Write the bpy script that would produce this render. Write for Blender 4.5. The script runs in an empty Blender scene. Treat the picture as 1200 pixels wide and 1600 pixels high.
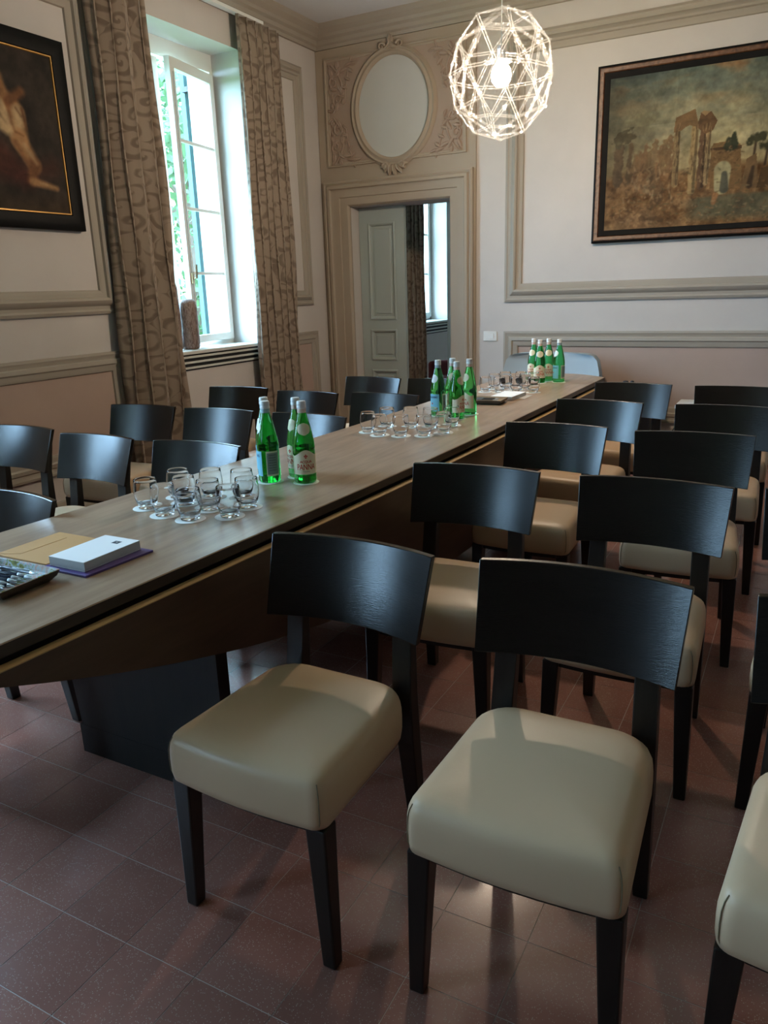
import bpy, bmesh, math, random
import numpy as np
from mathutils import Vector, Matrix
random.seed(7)
S = bpy.context.scene
C = S.collection
PI = math.pi

# ------------------------------------------------------------------ camera
cam_data = bpy.data.cameras.new('camera')
cam = bpy.data.objects.new('camera', cam_data); C.objects.link(cam)
def cam_axes(yaw, pitch, roll):
    cy, sy = math.cos(yaw), math.sin(yaw)
    f = Vector((sy*math.cos(pitch), cy*math.cos(pitch), math.sin(pitch)))
    r = Vector((cy, -sy, 0)); u = r.cross(f)
    return math.cos(roll)*r+math.sin(roll)*u, -math.sin(roll)*r+math.cos(roll)*u, f
_r, _u, _f = cam_axes(-0.4993145, -0.2834422, -0.0315457)
m = Matrix((( _r.x, _u.x, -_f.x, 0), (_r.y, _u.y, -_f.y, 0), (_r.z, _u.z, -_f.z, 1.40), (0, 0, 0, 1)))
cam.matrix_world = m
cam_data.sensor_fit = 'VERTICAL'; cam_data.sensor_height = 36; cam_data.lens = 1198.7/1600*36
cam_data.clip_start = 0.05; cam_data.clip_end = 200
S.camera = cam

# ------------------------------------------------------------------ world, light, exposure
W = bpy.data.worlds.new('world'); S.world = W; W.use_nodes = True
bg = W.node_tree.nodes['Background']
bg.inputs['Color'].default_value = (0.42, 0.70, 1.0, 1)
bg.inputs['Strength'].default_value = 19.0
LAMP_STRENGTH = 390.0           # bulb of the pendant
LAMP_COLOR = (1.0, 0.80, 0.60)
for nm, yc, zc, w in (('portal', 4.74, 2.1, 1.3), ('portal', 1.25, 2.1, 1.4), ('portal', 10.4, 2.1, 1.0), ('portal', -2.24, 2.1, 1.4), ('portal', 8.94, 2.1, 1.0)):
    ld = bpy.data.lights.new('window_portal', 'AREA'); ld.shape = 'RECTANGLE'; ld.size = 2.25; ld.size_y = w
    ld.cycles.is_portal = True
    lo = bpy.data.objects.new('window_portal', ld); C.objects.link(lo)
    lo.location = (-4.60, yc, zc); lo.rotation_euler = (0, -PI/2, 0)
S.view_settings.view_transform = 'Standard'; S.view_settings.look = 'None'
S.view_settings.exposure = 0.88; S.view_settings.gamma = 1.0; S.view_settings.use_curve_mapping = False
S.cycles.use_denoising = True
S.cycles.caustics_reflective = False; S.cycles.caustics_refractive = True; S.cycles.blur_glossy = 1.0
S.cycles.max_bounces = 10; S.cycles.transparent_max_bounces = 24
S.cycles.sample_clamp_indirect = 6.0

# ------------------------------------------------------------------ materials
def srgb(r, g, b):
    f = lambda c: (c/255/12.92) if c/255 <= 0.04045 else ((c/255+0.055)/1.055)**2.4
    return (f(r), f(g), f(b), 1)
def mat(name, col, rough=0.5, spec=0.5, metal=0.0, trans=0.0, ior=1.45, emit=None, estr=0.0, coat=0.0, alpha=1.0):
    m = bpy.data.materials.new(name); m.use_nodes = True
    b = m.node_tree.nodes['Principled BSDF']
    b.inputs['Base Color'].default_value = (*col[:3], 1); b.inputs['Roughness'].default_value = rough
    b.inputs['Specular IOR Level'].default_value = spec; b.inputs['Metallic'].default_value = metal
    b.inputs['Transmission Weight'].default_value = trans; b.inputs['IOR'].default_value = ior
    b.inputs['Coat Weight'].default_value = coat
    if emit: b.inputs['Emission Color'].default_value = (*emit[:3], 1); b.inputs['Emission Strength'].default_value = estr
    return m
def nd(m, t, **kw):
    n = m.node_tree.nodes.new(t)
    for k, v in kw.items(): setattr(n, k, v)
    return n
def lk(m, a, b): m.node_tree.links.new(a, b)
def bsdf(m): return m.node_tree.nodes['Principled BSDF']
def ramp(m, stops):
    r = nd(m, 'ShaderNodeValToRGB'); e = r.color_ramp.elements
    while len(e) < len(stops): e.new(0.5)
    for el, (p, c) in zip(e, stops): el.position = p; el.color = (*c[:3], 1)
    return r
def coords(m, kind='Object', scale=(1, 1, 1)):
    tc = nd(m, 'ShaderNodeTexCoord'); mp = nd(m, 'ShaderNodeMapping')
    mp.inputs['Scale'].default_value = scale
    lk(m, tc.outputs[kind], mp.inputs['Vector']); return mp.outputs['Vector']
def noise(m, vec, scale, detail=4, rough=0.5, dist=0.0):
    n = nd(m, 'ShaderNodeTexNoise'); n.inputs['Scale'].default_value = scale; n.inputs['Detail'].default_value = detail
    n.inputs['Roughness'].default_value = rough; n.inputs['Distortion'].default_value = dist
    lk(m, vec, n.inputs['Vector']); return n
def bump(m, height, strength, dist=0.01):
    b = nd(m, 'ShaderNodeBump'); b.inputs['Strength'].default_value = strength; b.inputs['Distance'].default_value = dist
    lk(m, height, b.inputs['Height']); lk(m, b.outputs['Normal'], bsdf(m).inputs['Normal'])
def plaster(name, col, var=0.04, rough=0.75, bscale=60, bstr=0.08):
    m = mat(name, col, rough, 0.3)
    g = nd(m, 'ShaderNodeNewGeometry')
    n = noise(m, g.outputs['Position'], 1.7, 5, 0.6)
    lo = tuple(max(0, c*(1-var*1.5)) for c in col[:3]); hi = tuple(min(1, c*(1+var)) for c in col[:3])
    r = ramp(m, [(0.3, lo), (0.7, hi)]); lk(m, n.outputs['Fac'], r.inputs['Fac']); lk(m, r.outputs['Color'], bsdf(m).inputs['Base Color'])
    n2 = noise(m, g.outputs['Position'], bscale, 3); bump(m, n2.outputs['Fac'], bstr, 0.004)
    return m
def wood(name, dark, light, scale=(1, 12, 12), nscale=3.0, rough=0.35, bstr=0.08, spec=0.5):
    m = mat(name, dark, rough, spec)
    v = coords(m, 'Object', scale)
    n = noise(m, v, nscale, 6, 0.6, 0.4)
    r = ramp(m, [(0.3, dark), (0.72, light)]); lk(m, n.outputs['Fac'], r.inputs['Fac']); lk(m, r.outputs['Color'], bsdf(m).inputs['Base Color'])
    n2 = noise(m, v, nscale*6, 3); bump(m, n2.outputs['Fac'], bstr, 0.003)
    return m

M = {}
M['wall'] = plaster('wall_white_plaster', srgb(198, 191, 184))
M['portal'] = plaster('beige_portal_paint', srgb(164, 150, 133), 0.05)
M['trim'] = plaster('greige_moulding_paint', srgb(162, 153, 140), 0.04, 0.6, 40, 0.05)
M['pink'] = plaster('dado_pink_paint', srgb(178, 155, 142), 0.05)
M['relief_ground'] = plaster('relief_ground_paint', srgb(160, 141, 126), 0.06)
M['oval'] = plaster('oval_field_paint', srgb(186, 186, 180), 0.03)
M['ceiling'] = plaster('ceiling_paint', srgb(212, 214, 216), 0.02)
M['white_paint'] = plaster('white_gloss_paint', srgb(222, 222, 216), 0.02, 0.4, 30, 0.03)
M['sill'] = plaster('sill_paint', srgb(205, 205, 196), 0.03, 0.45, 30, 0.03)
M['slot'] = mat('slot_dark', (0.012, 0.012, 0.012), 0.7)
M['door'] = plaster('sage_door_paint', srgb(162, 171, 166), 0.03, 0.5, 30, 0.03)
M['seat'] = plaster('cream_leatherette', srgb(196, 166, 134), 0.03, 0.40, 160, 0.05)
M['seam'] = mat('seam_thread', srgb(120, 105, 80), 0.7)
M['wenge'] = wood('wenge_veneer', (0.006, 0.004, 0.003), (0.014, 0.009, 0.0065), (3, 3, 30), 3.0, 0.21, 0.12)
M['wenge_leg'] = wood('wenge_leg', (0.006, 0.005, 0.004), (0.014, 0.010, 0.008), (20, 20, 2), 3.0, 0.33, 0.08)
M['base_wood'] = wood('dark_pedestal', (0.008, 0.006, 0.005), (0.014, 0.010, 0.008), (9, 9, 1), 3.0, 0.42, 0.06, 0.3)
M['top'] = wood('oak_laminate_top', srgb(140, 115, 94), srgb(172, 147, 122), (9, 1.1, 9), 3.0, 0.30, 0.04)
M['apron'] = wood('walnut_apron', (0.060, 0.030, 0.017), (0.098, 0.050, 0.028), (9, 1.0, 9), 3.0, 0.34, 0.06)
M['edge'] = wood('dark_edge_band', (0.030, 0.019, 0.013), (0.048, 0.031, 0.021), (9, 1, 9), 3.0, 0.36, 0.05)
M['ledge'] = wood('lamplit_ledge_tone', srgb(176, 140, 92), srgb(204, 168, 118), (9, 1, 9), 3.0, 0.45, 0.04)  # apron's top edge: lamplight on it is put into a lighter wood colour
M['black'] = mat('black_plastic', (0.012, 0.012, 0.014), 0.4)
M['paper'] = mat('white_paper', srgb(238, 238, 236), 0.7)
M['paper_edge'] = mat('paper_edge', srgb(190, 188, 184), 0.8)
M['coaster'] = mat('coaster_paper', srgb(240, 240, 234), 0.8)
M['purple'] = mat('purple_cover', srgb(92, 70, 128), 0.45)
M['kraft'] = plaster('kraft_paper', srgb(196, 148, 92), 0.06, 0.7, 90, 0.05)
M['logo_grey'] = mat('dark_logo', srgb(50, 58, 66), 0.6)
M['chrome'] = mat('chrome', (0.7, 0.7, 0.7), 0.2, metal=1.0)
M['brass'] = mat('brass', (0.6, 0.5, 0.32), 0.3, metal=1.0)
M['switch'] = mat('switch_plastic', srgb(225, 225, 220), 0.4)
M['bulb'] = mat('bulb_glow', (1, 0.9, 0.8), 0.5, emit=LAMP_COLOR, estr=LAMP_STRENGTH)
M['grey_fabric'] = plaster('grey_blue_fabric', srgb(172, 184, 190), 0.04, 0.8, 300, 0.1)
M['maroon'] = plaster('maroon_fabric', srgb(128, 66, 74), 0.05, 0.8, 300, 0.1)
M['gilt'] = mat('gilt_line', srgb(196, 150, 84), 0.35, metal=0.6)
M['black_frame'] = wood('ebonised_frame', (0.003, 0.003, 0.003), (0.007, 0.0065, 0.006), (6, 6, 6), 3.0, 0.5, 0.1, 0.12)
M['bronze_frame'] = wood('burr_frame', srgb(62, 38, 24), srgb(122, 84, 58), (8, 8, 8), 4.0, 0.4, 0.15)
M['leaf'] = mat('tree_leaves', (0.05, 0.10, 0.035), 0.6)
M['bark'] = mat('bark', (0.10, 0.07, 0.05), 0.8)
M['lawn'] = mat('lawn', (0.14, 0.20, 0.08), 0.9)
M['shutter'] = mat('shutter_teal', (0.03, 0.10, 0.11), 0.5)
M['house'] = mat('pink_house_plaster', srgb(226, 200, 182), 0.9)
M['white_cap'] = mat('white_cap', srgb(222, 220, 214), 0.45)
M['band_blue'] = mat('silver_blue_band', srgb(150, 172, 176), 0.35)
M['band_pink'] = mat('blush_band', srgb(214, 186, 168), 0.5)
M['label_cream'] = mat('cream_label', srgb(226, 214, 180), 0.6)
M['label_blue'] = mat('pale_blue_label', srgb(120, 186, 204), 0.5)
M['label_grey'] = mat('grey_back_label', srgb(128, 148, 142), 0.5)
M['label_border'] = mat('label_border', srgb(214, 220, 190), 0.5)
M['ink_red'] = mat('red_ink', srgb(186, 50, 30), 0.6)
M['ink_navy'] = mat('navy_ink', srgb(22, 44, 84), 0.6)
M['ink_grey'] = mat('grey_ink', srgb(70, 84, 84), 0.6)
M['pen_navy'] = mat('pen_barrel_navy', (0.008, 0.016, 0.04), 0.2)
M['pen_tip'] = mat('pen_tip_silver', (0.7, 0.74, 0.78), 0.25, metal=0.7)
M['tan_tray'] = mat('tan_tray', srgb(150, 128, 100), 0.4)
M['tray_under'] = mat('tray_underside', srgb(66, 56, 46), 0.45)

def fresnel(m, ior=1.5):
    g = nd(m, 'ShaderNodeNewGeometry'); mr = nd(m, 'ShaderNodeMapRange'); mr.inputs[3].default_value = ior; mr.inputs[4].default_value = 1/ior
    lk(m, g.outputs['Backfacing'], mr.inputs[0]); fr = nd(m, 'ShaderNodeFresnel'); lk(m, mr.outputs[0], fr.inputs['IOR']); return fr
def thin_glass(name, tint=(0.97, 0.99, 0.99), rough=0.02, base=0.0):
    m = bpy.data.materials.new(name); m.use_nodes = True
    nt = m.node_tree; nt.nodes.clear()
    out = nd(m, 'ShaderNodeOutputMaterial'); mix = nd(m, 'ShaderNodeMixShader'); tr = nd(m, 'ShaderNodeBsdfTransparent'); gl = nd(m, 'ShaderNodeBsdfGlossy')
    fr = fresnel(m)
    tr.inputs['Color'].default_value = (*tint, 1); gl.inputs['Roughness'].default_value = rough
    if base:
        ma = nd(m, 'ShaderNodeMath', operation='MAXIMUM'); ma.inputs[1].default_value = base; lk(m, fr.outputs[0], ma.inputs[0]); fac = ma.outputs[0]
    else: fac = fr.outputs[0]
    lk(m, fac, mix.inputs[0]); lk(m, tr.outputs[0], mix.inputs[1]); lk(m, gl.outputs[0], mix.inputs[2]); lk(m, mix.outputs[0], out.inputs[0])
    return m
M['glass'] = mat('clear_glass', (1, 1, 1), 0.01, trans=1.0, ior=1.27)
M['pane'] = thin_glass('window_glass', (0.97, 0.99, 0.985))
M['glass_base'] = mat('clear_glass_base', (1, 1, 1), 0.02, trans=1.0, ior=1.32)
M['green_glass'] = mat('green_bottle_glass', (0.10, 0.62, 0.17), 0.03, trans=1.0, ior=1.36)
# acrylic rods of the pendant: mostly clear, a little scattering
def acrylic():
    m = bpy.data.materials.new('clear_acrylic'); m.use_nodes = True; nt = m.node_tree; nt.nodes.clear()
    out = nd(m, 'ShaderNodeOutputMaterial'); a = nd(m, 'ShaderNodeMixShader'); b = nd(m, 'ShaderNodeMixShader')
    tr = nd(m, 'ShaderNodeBsdfTransparent'); tl = nd(m, 'ShaderNodeBsdfTranslucent'); df = nd(m, 'ShaderNodeBsdfDiffuse'); c = nd(m, 'ShaderNodeMixShader'); gl = nd(m, 'ShaderNodeBsdfGlossy')
    gl.inputs['Roughness'].default_value = 0.08
    for x in (tl, df): x.inputs['Color'].default_value = (0.9, 0.9, 0.88, 1)
    c.inputs[0].default_value = 0.5; lk(m, tl.outputs[0], c.inputs[1]); lk(m, df.outputs[0], c.inputs[2])
    a.inputs[0].default_value = 0.03; lk(m, tr.outputs[0], a.inputs[1]); lk(m, c.outputs[0], a.inputs[2])
    fr = fresnel(m)
    lk(m, fr.outputs[0], b.inputs[0]); lk(m, a.outputs[0], b.inputs[1]); lk(m, gl.outputs[0], b.inputs[2]); lk(m, b.outputs[0], out.inputs[0])
    return m
M['acrylic'] = acrylic()

def terrazzo():
    m = mat('terrazzo_tile', (0.13, 0.07, 0.055), 0.24, 0.5)
    g = nd(m, 'ShaderNodeNewGeometry'); oi = nd(m, 'ShaderNodeObjectInfo')
    n = noise(m, g.outputs['Position'], 2.5, 4)
    r = ramp(m, [(0.3, srgb(130, 87, 76)), (0.7, srgb(156, 109, 96))]); lk(m, n.outputs['Fac'], r.inputs['Fac'])
    v = nd(m, 'ShaderNodeTexVoronoi'); v.inputs['Scale'].default_value = 270; lk(m, g.outputs['Position'], v.inputs['Vector'])
    sx = nd(m, 'ShaderNodeSeparateColor'); lk(m, v.outputs['Color'], sx.inputs[0])
    gt = nd(m, 'ShaderNodeMath', operation='GREATER_THAN'); gt.inputs[1].default_value = 0.72; lk(m, sx.outputs[0], gt.inputs[0])
    lt = nd(m, 'ShaderNodeMath', operation='LESS_THAN'); lt.inputs[1].default_value = 0.34; lk(m, v.outputs['Distance'], lt.inputs[0])
    mu = nd(m, 'ShaderNodeMath', operation='MULTIPLY'); lk(m, gt.outputs[0], mu.inputs[0]); lk(m, lt.outputs[0], mu.inputs[1])
    m2 = nd(m, 'ShaderNodeMath', operation='MULTIPLY'); m2.inputs[1].default_value = 0.5; lk(m, mu.outputs[0], m2.inputs[0])
    mx = nd(m, 'ShaderNodeMix', data_type='RGBA'); mx.inputs[7].default_value = srgb(196, 176, 160)
    lk(m, m2.outputs[0], mx.inputs[0]); lk(m, r.outputs['Color'], mx.inputs[6])
    hs = nd(m, 'ShaderNodeHueSaturation'); mr = nd(m, 'ShaderNodeMapRange'); mr.inputs[3].default_value = 0.88; mr.inputs[4].default_value = 1.1
    lk(m, oi.outputs['Random'], mr.inputs[0]); lk(m, mr.outputs[0], hs.inputs['Value']); lk(m, mx.outputs[2], hs.inputs['Color'])
    lk(m, hs.outputs[0], bsdf(m).inputs['Base Color'])
    n2 = noise(m, g.outputs['Position'], 6, 3); mr2 = nd(m, 'ShaderNodeMapRange'); mr2.inputs[3].default_value = 0.13; mr2.inputs[4].default_value = 0.25
    lk(m, n2.outputs['Fac'], mr2.inputs[0]); lk(m, mr2.outputs[0], bsdf(m).inputs['Roughness'])
    return m
M['tile'] = terrazzo()
M['grout'] = mat('tile_joint', srgb(176, 158, 148), 0.6)

def damask():
    m = mat('taupe_damask', (0.2, 0.17, 0.14), 0.65, 0.4)
    v = coords(m, 'UV', (1, 1, 1))
    wn = noise(m, v, 5.0, 2, 0.5); mx = nd(m, 'ShaderNodeVectorMath', operation='MULTIPLY_ADD'); mx.inputs[1].default_value = (0.09, 0.09, 0)
    lk(m, wn.outputs['Color'], mx.inputs[0]); lk(m, v, mx.inputs[2])
    vo = nd(m, 'ShaderNodeTexVoronoi', voronoi_dimensions='2D'); vo.inputs['Scale'].default_value = 6.5; vo.inputs['Randomness'].default_value = 0.8; lk(m, mx.outputs[0], vo.inputs['Vector'])
    df = nd(m, 'ShaderNodeVectorMath', operation='SUBTRACT'); lk(m, mx.outputs[0], df.inputs[0]); lk(m, vo.outputs['Position'], df.inputs[1])
    sp = nd(m, 'ShaderNodeSeparateXYZ'); lk(m, df.outputs[0], sp.inputs[0])
    at = nd(m, 'ShaderNodeMath', operation='ARCTAN2'); lk(m, sp.outputs[1], at.inputs[0]); lk(m, sp.outputs[0], at.inputs[1])
    rp = nd(m, 'ShaderNodeMath', operation='POWER'); rp.inputs[1].default_value = 0.6; lk(m, vo.outputs['Distance'], rp.inputs[0])
    sg = nd(m, 'ShaderNodeMath', operation='MULTIPLY_ADD'); sg.inputs[1].default_value = 15.0; lk(m, rp.outputs[0], sg.inputs[0]); lk(m, at.outputs[0], sg.inputs[2])
    sn = nd(m, 'ShaderNodeMath', operation='SINE'); lk(m, sg.outputs[0], sn.inputs[0])
    nb = noise(m, v, 9.0, 2, 0.5, 0.6)
    ad = nd(m, 'ShaderNodeMath', operation='MULTIPLY_ADD'); ad.inputs[1].default_value = 3.0; ad.inputs[2].default_value = -1.7; lk(m, nb.outputs['Fac'], ad.inputs[0])
    sm = nd(m, 'ShaderNodeMath', operation='ADD'); lk(m, sn.outputs[0], sm.inputs[0]); lk(m, ad.outputs[0], sm.inputs[1])
    r = ramp(m, [(0.46, srgb(146, 130, 113)), (0.74, srgb(113, 97, 82))])
    mr = nd(m, 'ShaderNodeMapRange'); mr.inputs[1].default_value = -1.5; mr.inputs[2].default_value = 1.5; lk(m, sm.outputs[0], mr.inputs[0])
    lk(m, mr.outputs[0], r.inputs['Fac']); lk(m, r.outputs['Color'], bsdf(m).inputs['Base Color'])
    bsdf(m).inputs['Sheen Weight'].default_value = 0.15
    n3 = noise(m, v, 300, 2); bump(m, n3.outputs['Fac'], 0.1, 0.002)
    return m
M['damask'] = damask()
def vase_mat():
    m = mat('bark_glaze', srgb(120, 92, 76), 0.4)
    v = coords(m, 'Object', (30, 30, 6)); n = noise(m, v, 1.6, 4, 0.6, 1.5)
    r = ramp(m, [(0.4, srgb(96, 74, 62)), (0.5, srgb(150, 128, 116)), (0.6, srgb(104, 80, 68))]); lk(m, n.outputs['Fac'], r.inputs['Fac'])
    lk(m, r.outputs['Color'], bsdf(m).inputs['Base Color']); bump(m, n.outputs['Fac'], 0.5, 0.01); return m
M['vase'] = vase_mat()
def tray_print():
    m = mat('tray_print', srgb(150, 170, 180), 0.25)
    v = coords(m, 'Object', (1, 1, 1)); n = noise(m, v, 45, 3, 0.5, 1.0)
    r = ramp(m, [(0.3, srgb(40, 44, 40)), (0.42, srgb(150, 150, 70)), (0.52, srgb(186, 200, 206)), (0.62, srgb(214, 170, 150)), (0.75, srgb(110, 150, 170))])
    lk(m, n.outputs['Fac'], r.inputs['Fac']); lk(m, r.outputs['Color'], bsdf(m).inputs['Base Color']); return m
M['tray_print'] = tray_print()
def paint_mat():
    m = mat('oil_paint', (0.3, 0.3, 0.3), 0.6, 0.15)
    a = nd(m, 'ShaderNodeVertexColor'); a.layer_name = 'paint'; lk(m, a.outputs['Color'], bsdf(m).inputs['Base Color'])
    g = nd(m, 'ShaderNodeNewGeometry'); n = noise(m, g.outputs['Position'], 120, 4); bump(m, n.outputs['Fac'], 0.25, 0.003); return m
M['paint'] = paint_mat()

# ------------------------------------------------------------------ mesh helpers
class MB:
    def __init__(s): s.v = []; s.f = []; s.mi = []; s.uv = {}
    def add(s, vs, fs, mi=0):
        b = len(s.v); s.v += [tuple(p) for p in vs]; s.f += [tuple(b+i for i in f) for f in fs]; s.mi += [mi]*len(fs); return b
    def box(s, x0, x1, y0, y1, z0, z1, mi=0, rot=0, about=None):
        vs = [(x, y, z) for z in (z0, z1) for x, y in ((x0, y0), (x1, y0), (x1, y1), (x0, y1))]
        if rot:
            cx, cy = about or ((x0+x1)/2, (y0+y1)/2); c, sn = math.cos(rot), math.sin(rot)
            vs = [(cx+(x-cx)*c-(y-cy)*sn, cy+(x-cx)*sn+(y-cy)*c, z) for x, y, z in vs]
        s.add(vs, [(3, 2, 1, 0), (4, 5, 6, 7), (0, 1, 5, 4), (1, 2, 6, 5), (2, 3, 7, 6), (3, 0, 4, 7)], mi); return s
    def loft(s, rings, mi=0, caps=True, closed=True):
        n = len(rings[0]); b = len(s.v)
        for r in rings: s.v += [tuple(p) for p in r]
        for i in range(len(rings)-1):
            for j in range(n if closed else n-1):
                k = (j+1) % n
                s.f.append((b+i*n+j, b+i*n+k, b+(i+1)*n+k, b+(i+1)*n+j)); s.mi.append(mi)
        if caps:
            s.f.append(tuple(b+j for j in reversed(range(n)))); s.f.append(tuple(b+(len(rings)-1)*n+j for j in range(n))); s.mi += [mi, mi]
        return s
    def lathe(s, prof, seg=24, mi=0, c=(0, 0, 0), caps=True):
        return s.loft([[(c[0]+r*math.cos(2*PI*j/seg), c[1]+r*math.sin(2*PI*j/seg), c[2]+z) for j in range(seg)] for r, z in prof], mi, caps)
    def tube(s, pts, r, seg=8, mi=0, caps=True):
        pts = [Vector(p) for p in pts]; rs = r if isinstance(r, (list, tuple)) else [r]*len(pts)
        rings = []; up = None
        for i, p in enumerate(pts):
            d = (pts[min(i+1, len(pts)-1)]-pts[max(i-1, 0)]).normalized()
            if up is None: up = Vector((0, 0, 1)) if abs(d.z) < 0.9 else Vector((1, 0, 0))
            a = d.cross(up).normalized(); bb = a.cross(d).normalized(); up = bb
            rings.append([p+(a*math.cos(2*PI*j/seg)+bb*math.sin(2*PI*j/seg))*rs[i] for j in range(seg)])
        return s.loft(rings, mi, caps)
    def prism(s, poly, z0, z1, mi=0):
        n = len(poly)
        s.add([(x, y, z0) for x, y in poly]+[(x, y, z1) for x, y in poly],
              [tuple(reversed(range(n))), tuple(range(n, 2*n))]+[(i, (i+1) % n, n+(i+1) % n, n+i) for i in range(n)], mi); return s
    def mesh(s, name, mats, smooth=False, weld=False, angle=40):
        me = bpy.data.meshes.new(name); me.from_pydata(s.v, [], s.f)
        for mm in (mats if isinstance(mats, (list, tuple)) else [mats]): me.materials.append(mm)
        me.polygons.foreach_set('material_index', s.mi)
        bm = bmesh.new(); bm.from_mesh(me)
        if weld: bmesh.ops.remove_doubles(bm, verts=bm.verts, dist=1e-5)
        bmesh.ops.recalc_face_normals(bm, faces=bm.faces)
        if smooth:
            for f in bm.faces: f.smooth = True
            ca = math.radians(angle)
            for e in bm.edges:
                if len(e.link_faces) == 2 and e.calc_face_angle(0) > ca: e.smooth = False
        bm.to_mesh(me); bm.free(); me.update(); return me
def link(name, me, parent=None, loc=None, rot=None):
    o = bpy.data.objects.new(name, me); C.objects.link(o)
    if parent: o.parent = parent
    if loc: o.location = loc
    if rot: o.rotation_euler = rot
    return o
def obj(name, mb, mats, parent=None, smooth=False, bevel=0, weld=False, angle=40, loc=None, rot=None, seg=2):
    o = link(name, mb.mesh(name, mats, smooth, weld, angle), parent, loc, rot)
    if bevel:
        b = o.modifiers.new('bevel', 'BEVEL'); b.width = bevel; b.segments = seg; b.limit_method = 'ANGLE'
    return o
def tag(o, label, cat, group=None):
    o['label'] = label; o['category'] = cat
    if group: o['group'] = group
    return o
def thing(name, label, cat, loc=(0, 0, 0), rz=0, group=None):
    o = link(name, None, None, loc, (0, 0, rz)); o.empty_display_size = 0.1
    return tag(o, label, cat, group)
def struct(o): o['kind'] = 'structure'; return o
def struct_empty(name, loc=(0, 0, 0)): return struct(link(name, None, None, loc))
def dup(root, loc, rz, label, group=None):
    r = root.copy(); C.objects.link(r); r.location = loc; r.rotation_euler = (0, 0, rz); r['label'] = label
    if group: r['group'] = group
    for ch in list(root.children):
        c = ch.copy(); C.objects.link(c); c.parent = r
        for g in list(ch.children):
            d = g.copy(); C.objects.link(d); d.parent = c
    return r
def bk(y): return lambda u, v, d: (u, y-d, v)          # a wall facing -Y
def lf(x): return lambda u, v, d: (x+d, u, v)          # a wall facing +X
def rect_frame(mb, P, u0, u1, v0, v1, prof, mi=0):
    """moulding of the given profile (inset, height) mitred round a rectangle"""
    rings = []
    for ins, d in prof:
        rings.append([P(u0+ins, v0+ins, d), P(u1-ins, v0+ins, d), P(u1-ins, v1-ins, d), P(u0+ins, v1-ins, d)])
    return mb.loft(rings, mi, caps=False)
def slab_with_holes(mb, P, us, vs, holes, t, mi=0):
    """wall of thickness t (from d=0 back to d=-t) with rectangular openings"""
    us = sorted(set(us+[h[0] for h in holes]+[h[1] for h in holes])); vs = sorted(set(vs+[h[2] for h in holes]+[h[3] for h in holes]))
    def full(i, j):
        if i < 0 or j < 0 or i >= len(us)-1 or j >= len(vs)-1: return False
        cu, cv = (us[i]+us[i+1])/2, (vs[j]+vs[j+1])/2
        return not any(h[0] < cu < h[1] and h[2] < cv < h[3] for h in holes)
    for i in range(len(us)-1):
        for j in range(len(vs)-1):
            if not full(i, j): continue
            a, b, c, d = us[i], us[i+1], vs[j], vs[j+1]
            for dd in (0, -t): mb.add([P(a, c, dd), P(b, c, dd), P(b, d, dd), P(a, d, dd)], [(0, 1, 2, 3)], mi)
            for (ni, nj, q) in ((i-1, j, ((a, c), (a, d))), (i+1, j, ((b, c), (b, d))), (i, j-1, ((a, c), (b, c))), (i, j+1, ((a, d), (b, d)))):
                if not full(ni, nj):
                    (p, r), (s_, t_) = q
                    mb.add([P(p, r, 0), P(s_, t_, 0), P(s_, t_, -t), P(p, r, -t)], [(0, 1, 2, 3)], mi)
    return mb
def sweep(mb, path, prof, mi=0):
    """profile (offset-from-wall, z) along wall path; path gives (x,y,nx,ny) with mitred normals"""
    mb.loft([[(x+nx*o, y+ny*o, z) for o, z in prof] for x, y, nx, ny in path], mi, caps=True); return mb

XL, YB, ZC = -4.09, 6.5, 3.60
# ------------------------------------------------------------------ room shell
floor = struct(obj('floor', MB().box(-4.62, 4.7, -9.2, 11.2, -0.12, -0.0007), M['grout']))
T = 0.2016; TX, TY = -1.206, 0.932
tile_me = MB().box(-T/2+0.0011, T/2-0.0011, -T/2+0.0011, T/2-0.0011, -0.0006, 0.0).mesh('tile', M['tile'])
rest = MB(); spots = []
for i in range(-15, 29):
    for j in range(-48, 51):
        x, y = TX+(i+0.5)*T, TY+(j+0.5)*T
        if x < -4.2 or x > 4.45 or y > 11.1: continue
        near = math.hypot(x, y)
        ang = math.degrees(math.atan2(x, y))
        vis = -62 < ang < 2 and y > 0.25
        spots.append((near if vis else near+50, x, y))
spots.sort()
for k, (d, x, y) in enumerate(spots):
    if k < 300: link('tile', tile_me, floor, (x, y, 0))
    else: rest.box(x-T/2+0.0011, x+T/2-0.0011, y-T/2+0.0011, y+T/2-0.0011, -0.0006, 0.0)
far_tiles = obj('tiling', rest, M['tile'], floor); far_tiles['kind'] = 'stuff'
struct(obj('ceiling', MB().box(-4.62, 4.7, -9.2, 11.2, ZC, ZC+0.15), M['ceiling']))
WINS = {1: (4.10, 5.38), 2: (0.55, 1.95), 3: (8.45, 9.43), 4: (9.85, 10.90), 5: (-2.94, -1.54)}  # second next-room window is unseen, added to brighten that room
WZ0, WZ1 = 0.985, 3.20
wl = MB(); slab_with_holes(wl, lf(XL), [-9.2, 11.2], [0, ZC], [(a, b, WZ0, WZ1) for a, b in WINS.values()], 0.53)
struct(obj('wall_left', wl, M['wall'], weld=True))
DX0, DX1, DZ = -3.79, -2.80, 2.125
wb = MB(); slab_with_holes(wb, bk(YB), [XL, 4.5], [0, ZC], [(DX0, DX1, -0.001, DZ)], 0.30)
struct(obj('wall_back', wb, M['wall'], weld=True))
struct(obj('wall_right', MB().box(4.5, 4.7, -9.2, 6.8, 0, ZC), M['wall']))
struct(obj('wall_front', MB().box(XL, 4.5, -9.2, -9.0, 0, ZC), M['wall']))
struct(obj('wall_far', MB().box(XL, -0.2, 11.0, 11.2, 0, ZC), M['wall']))
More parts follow.
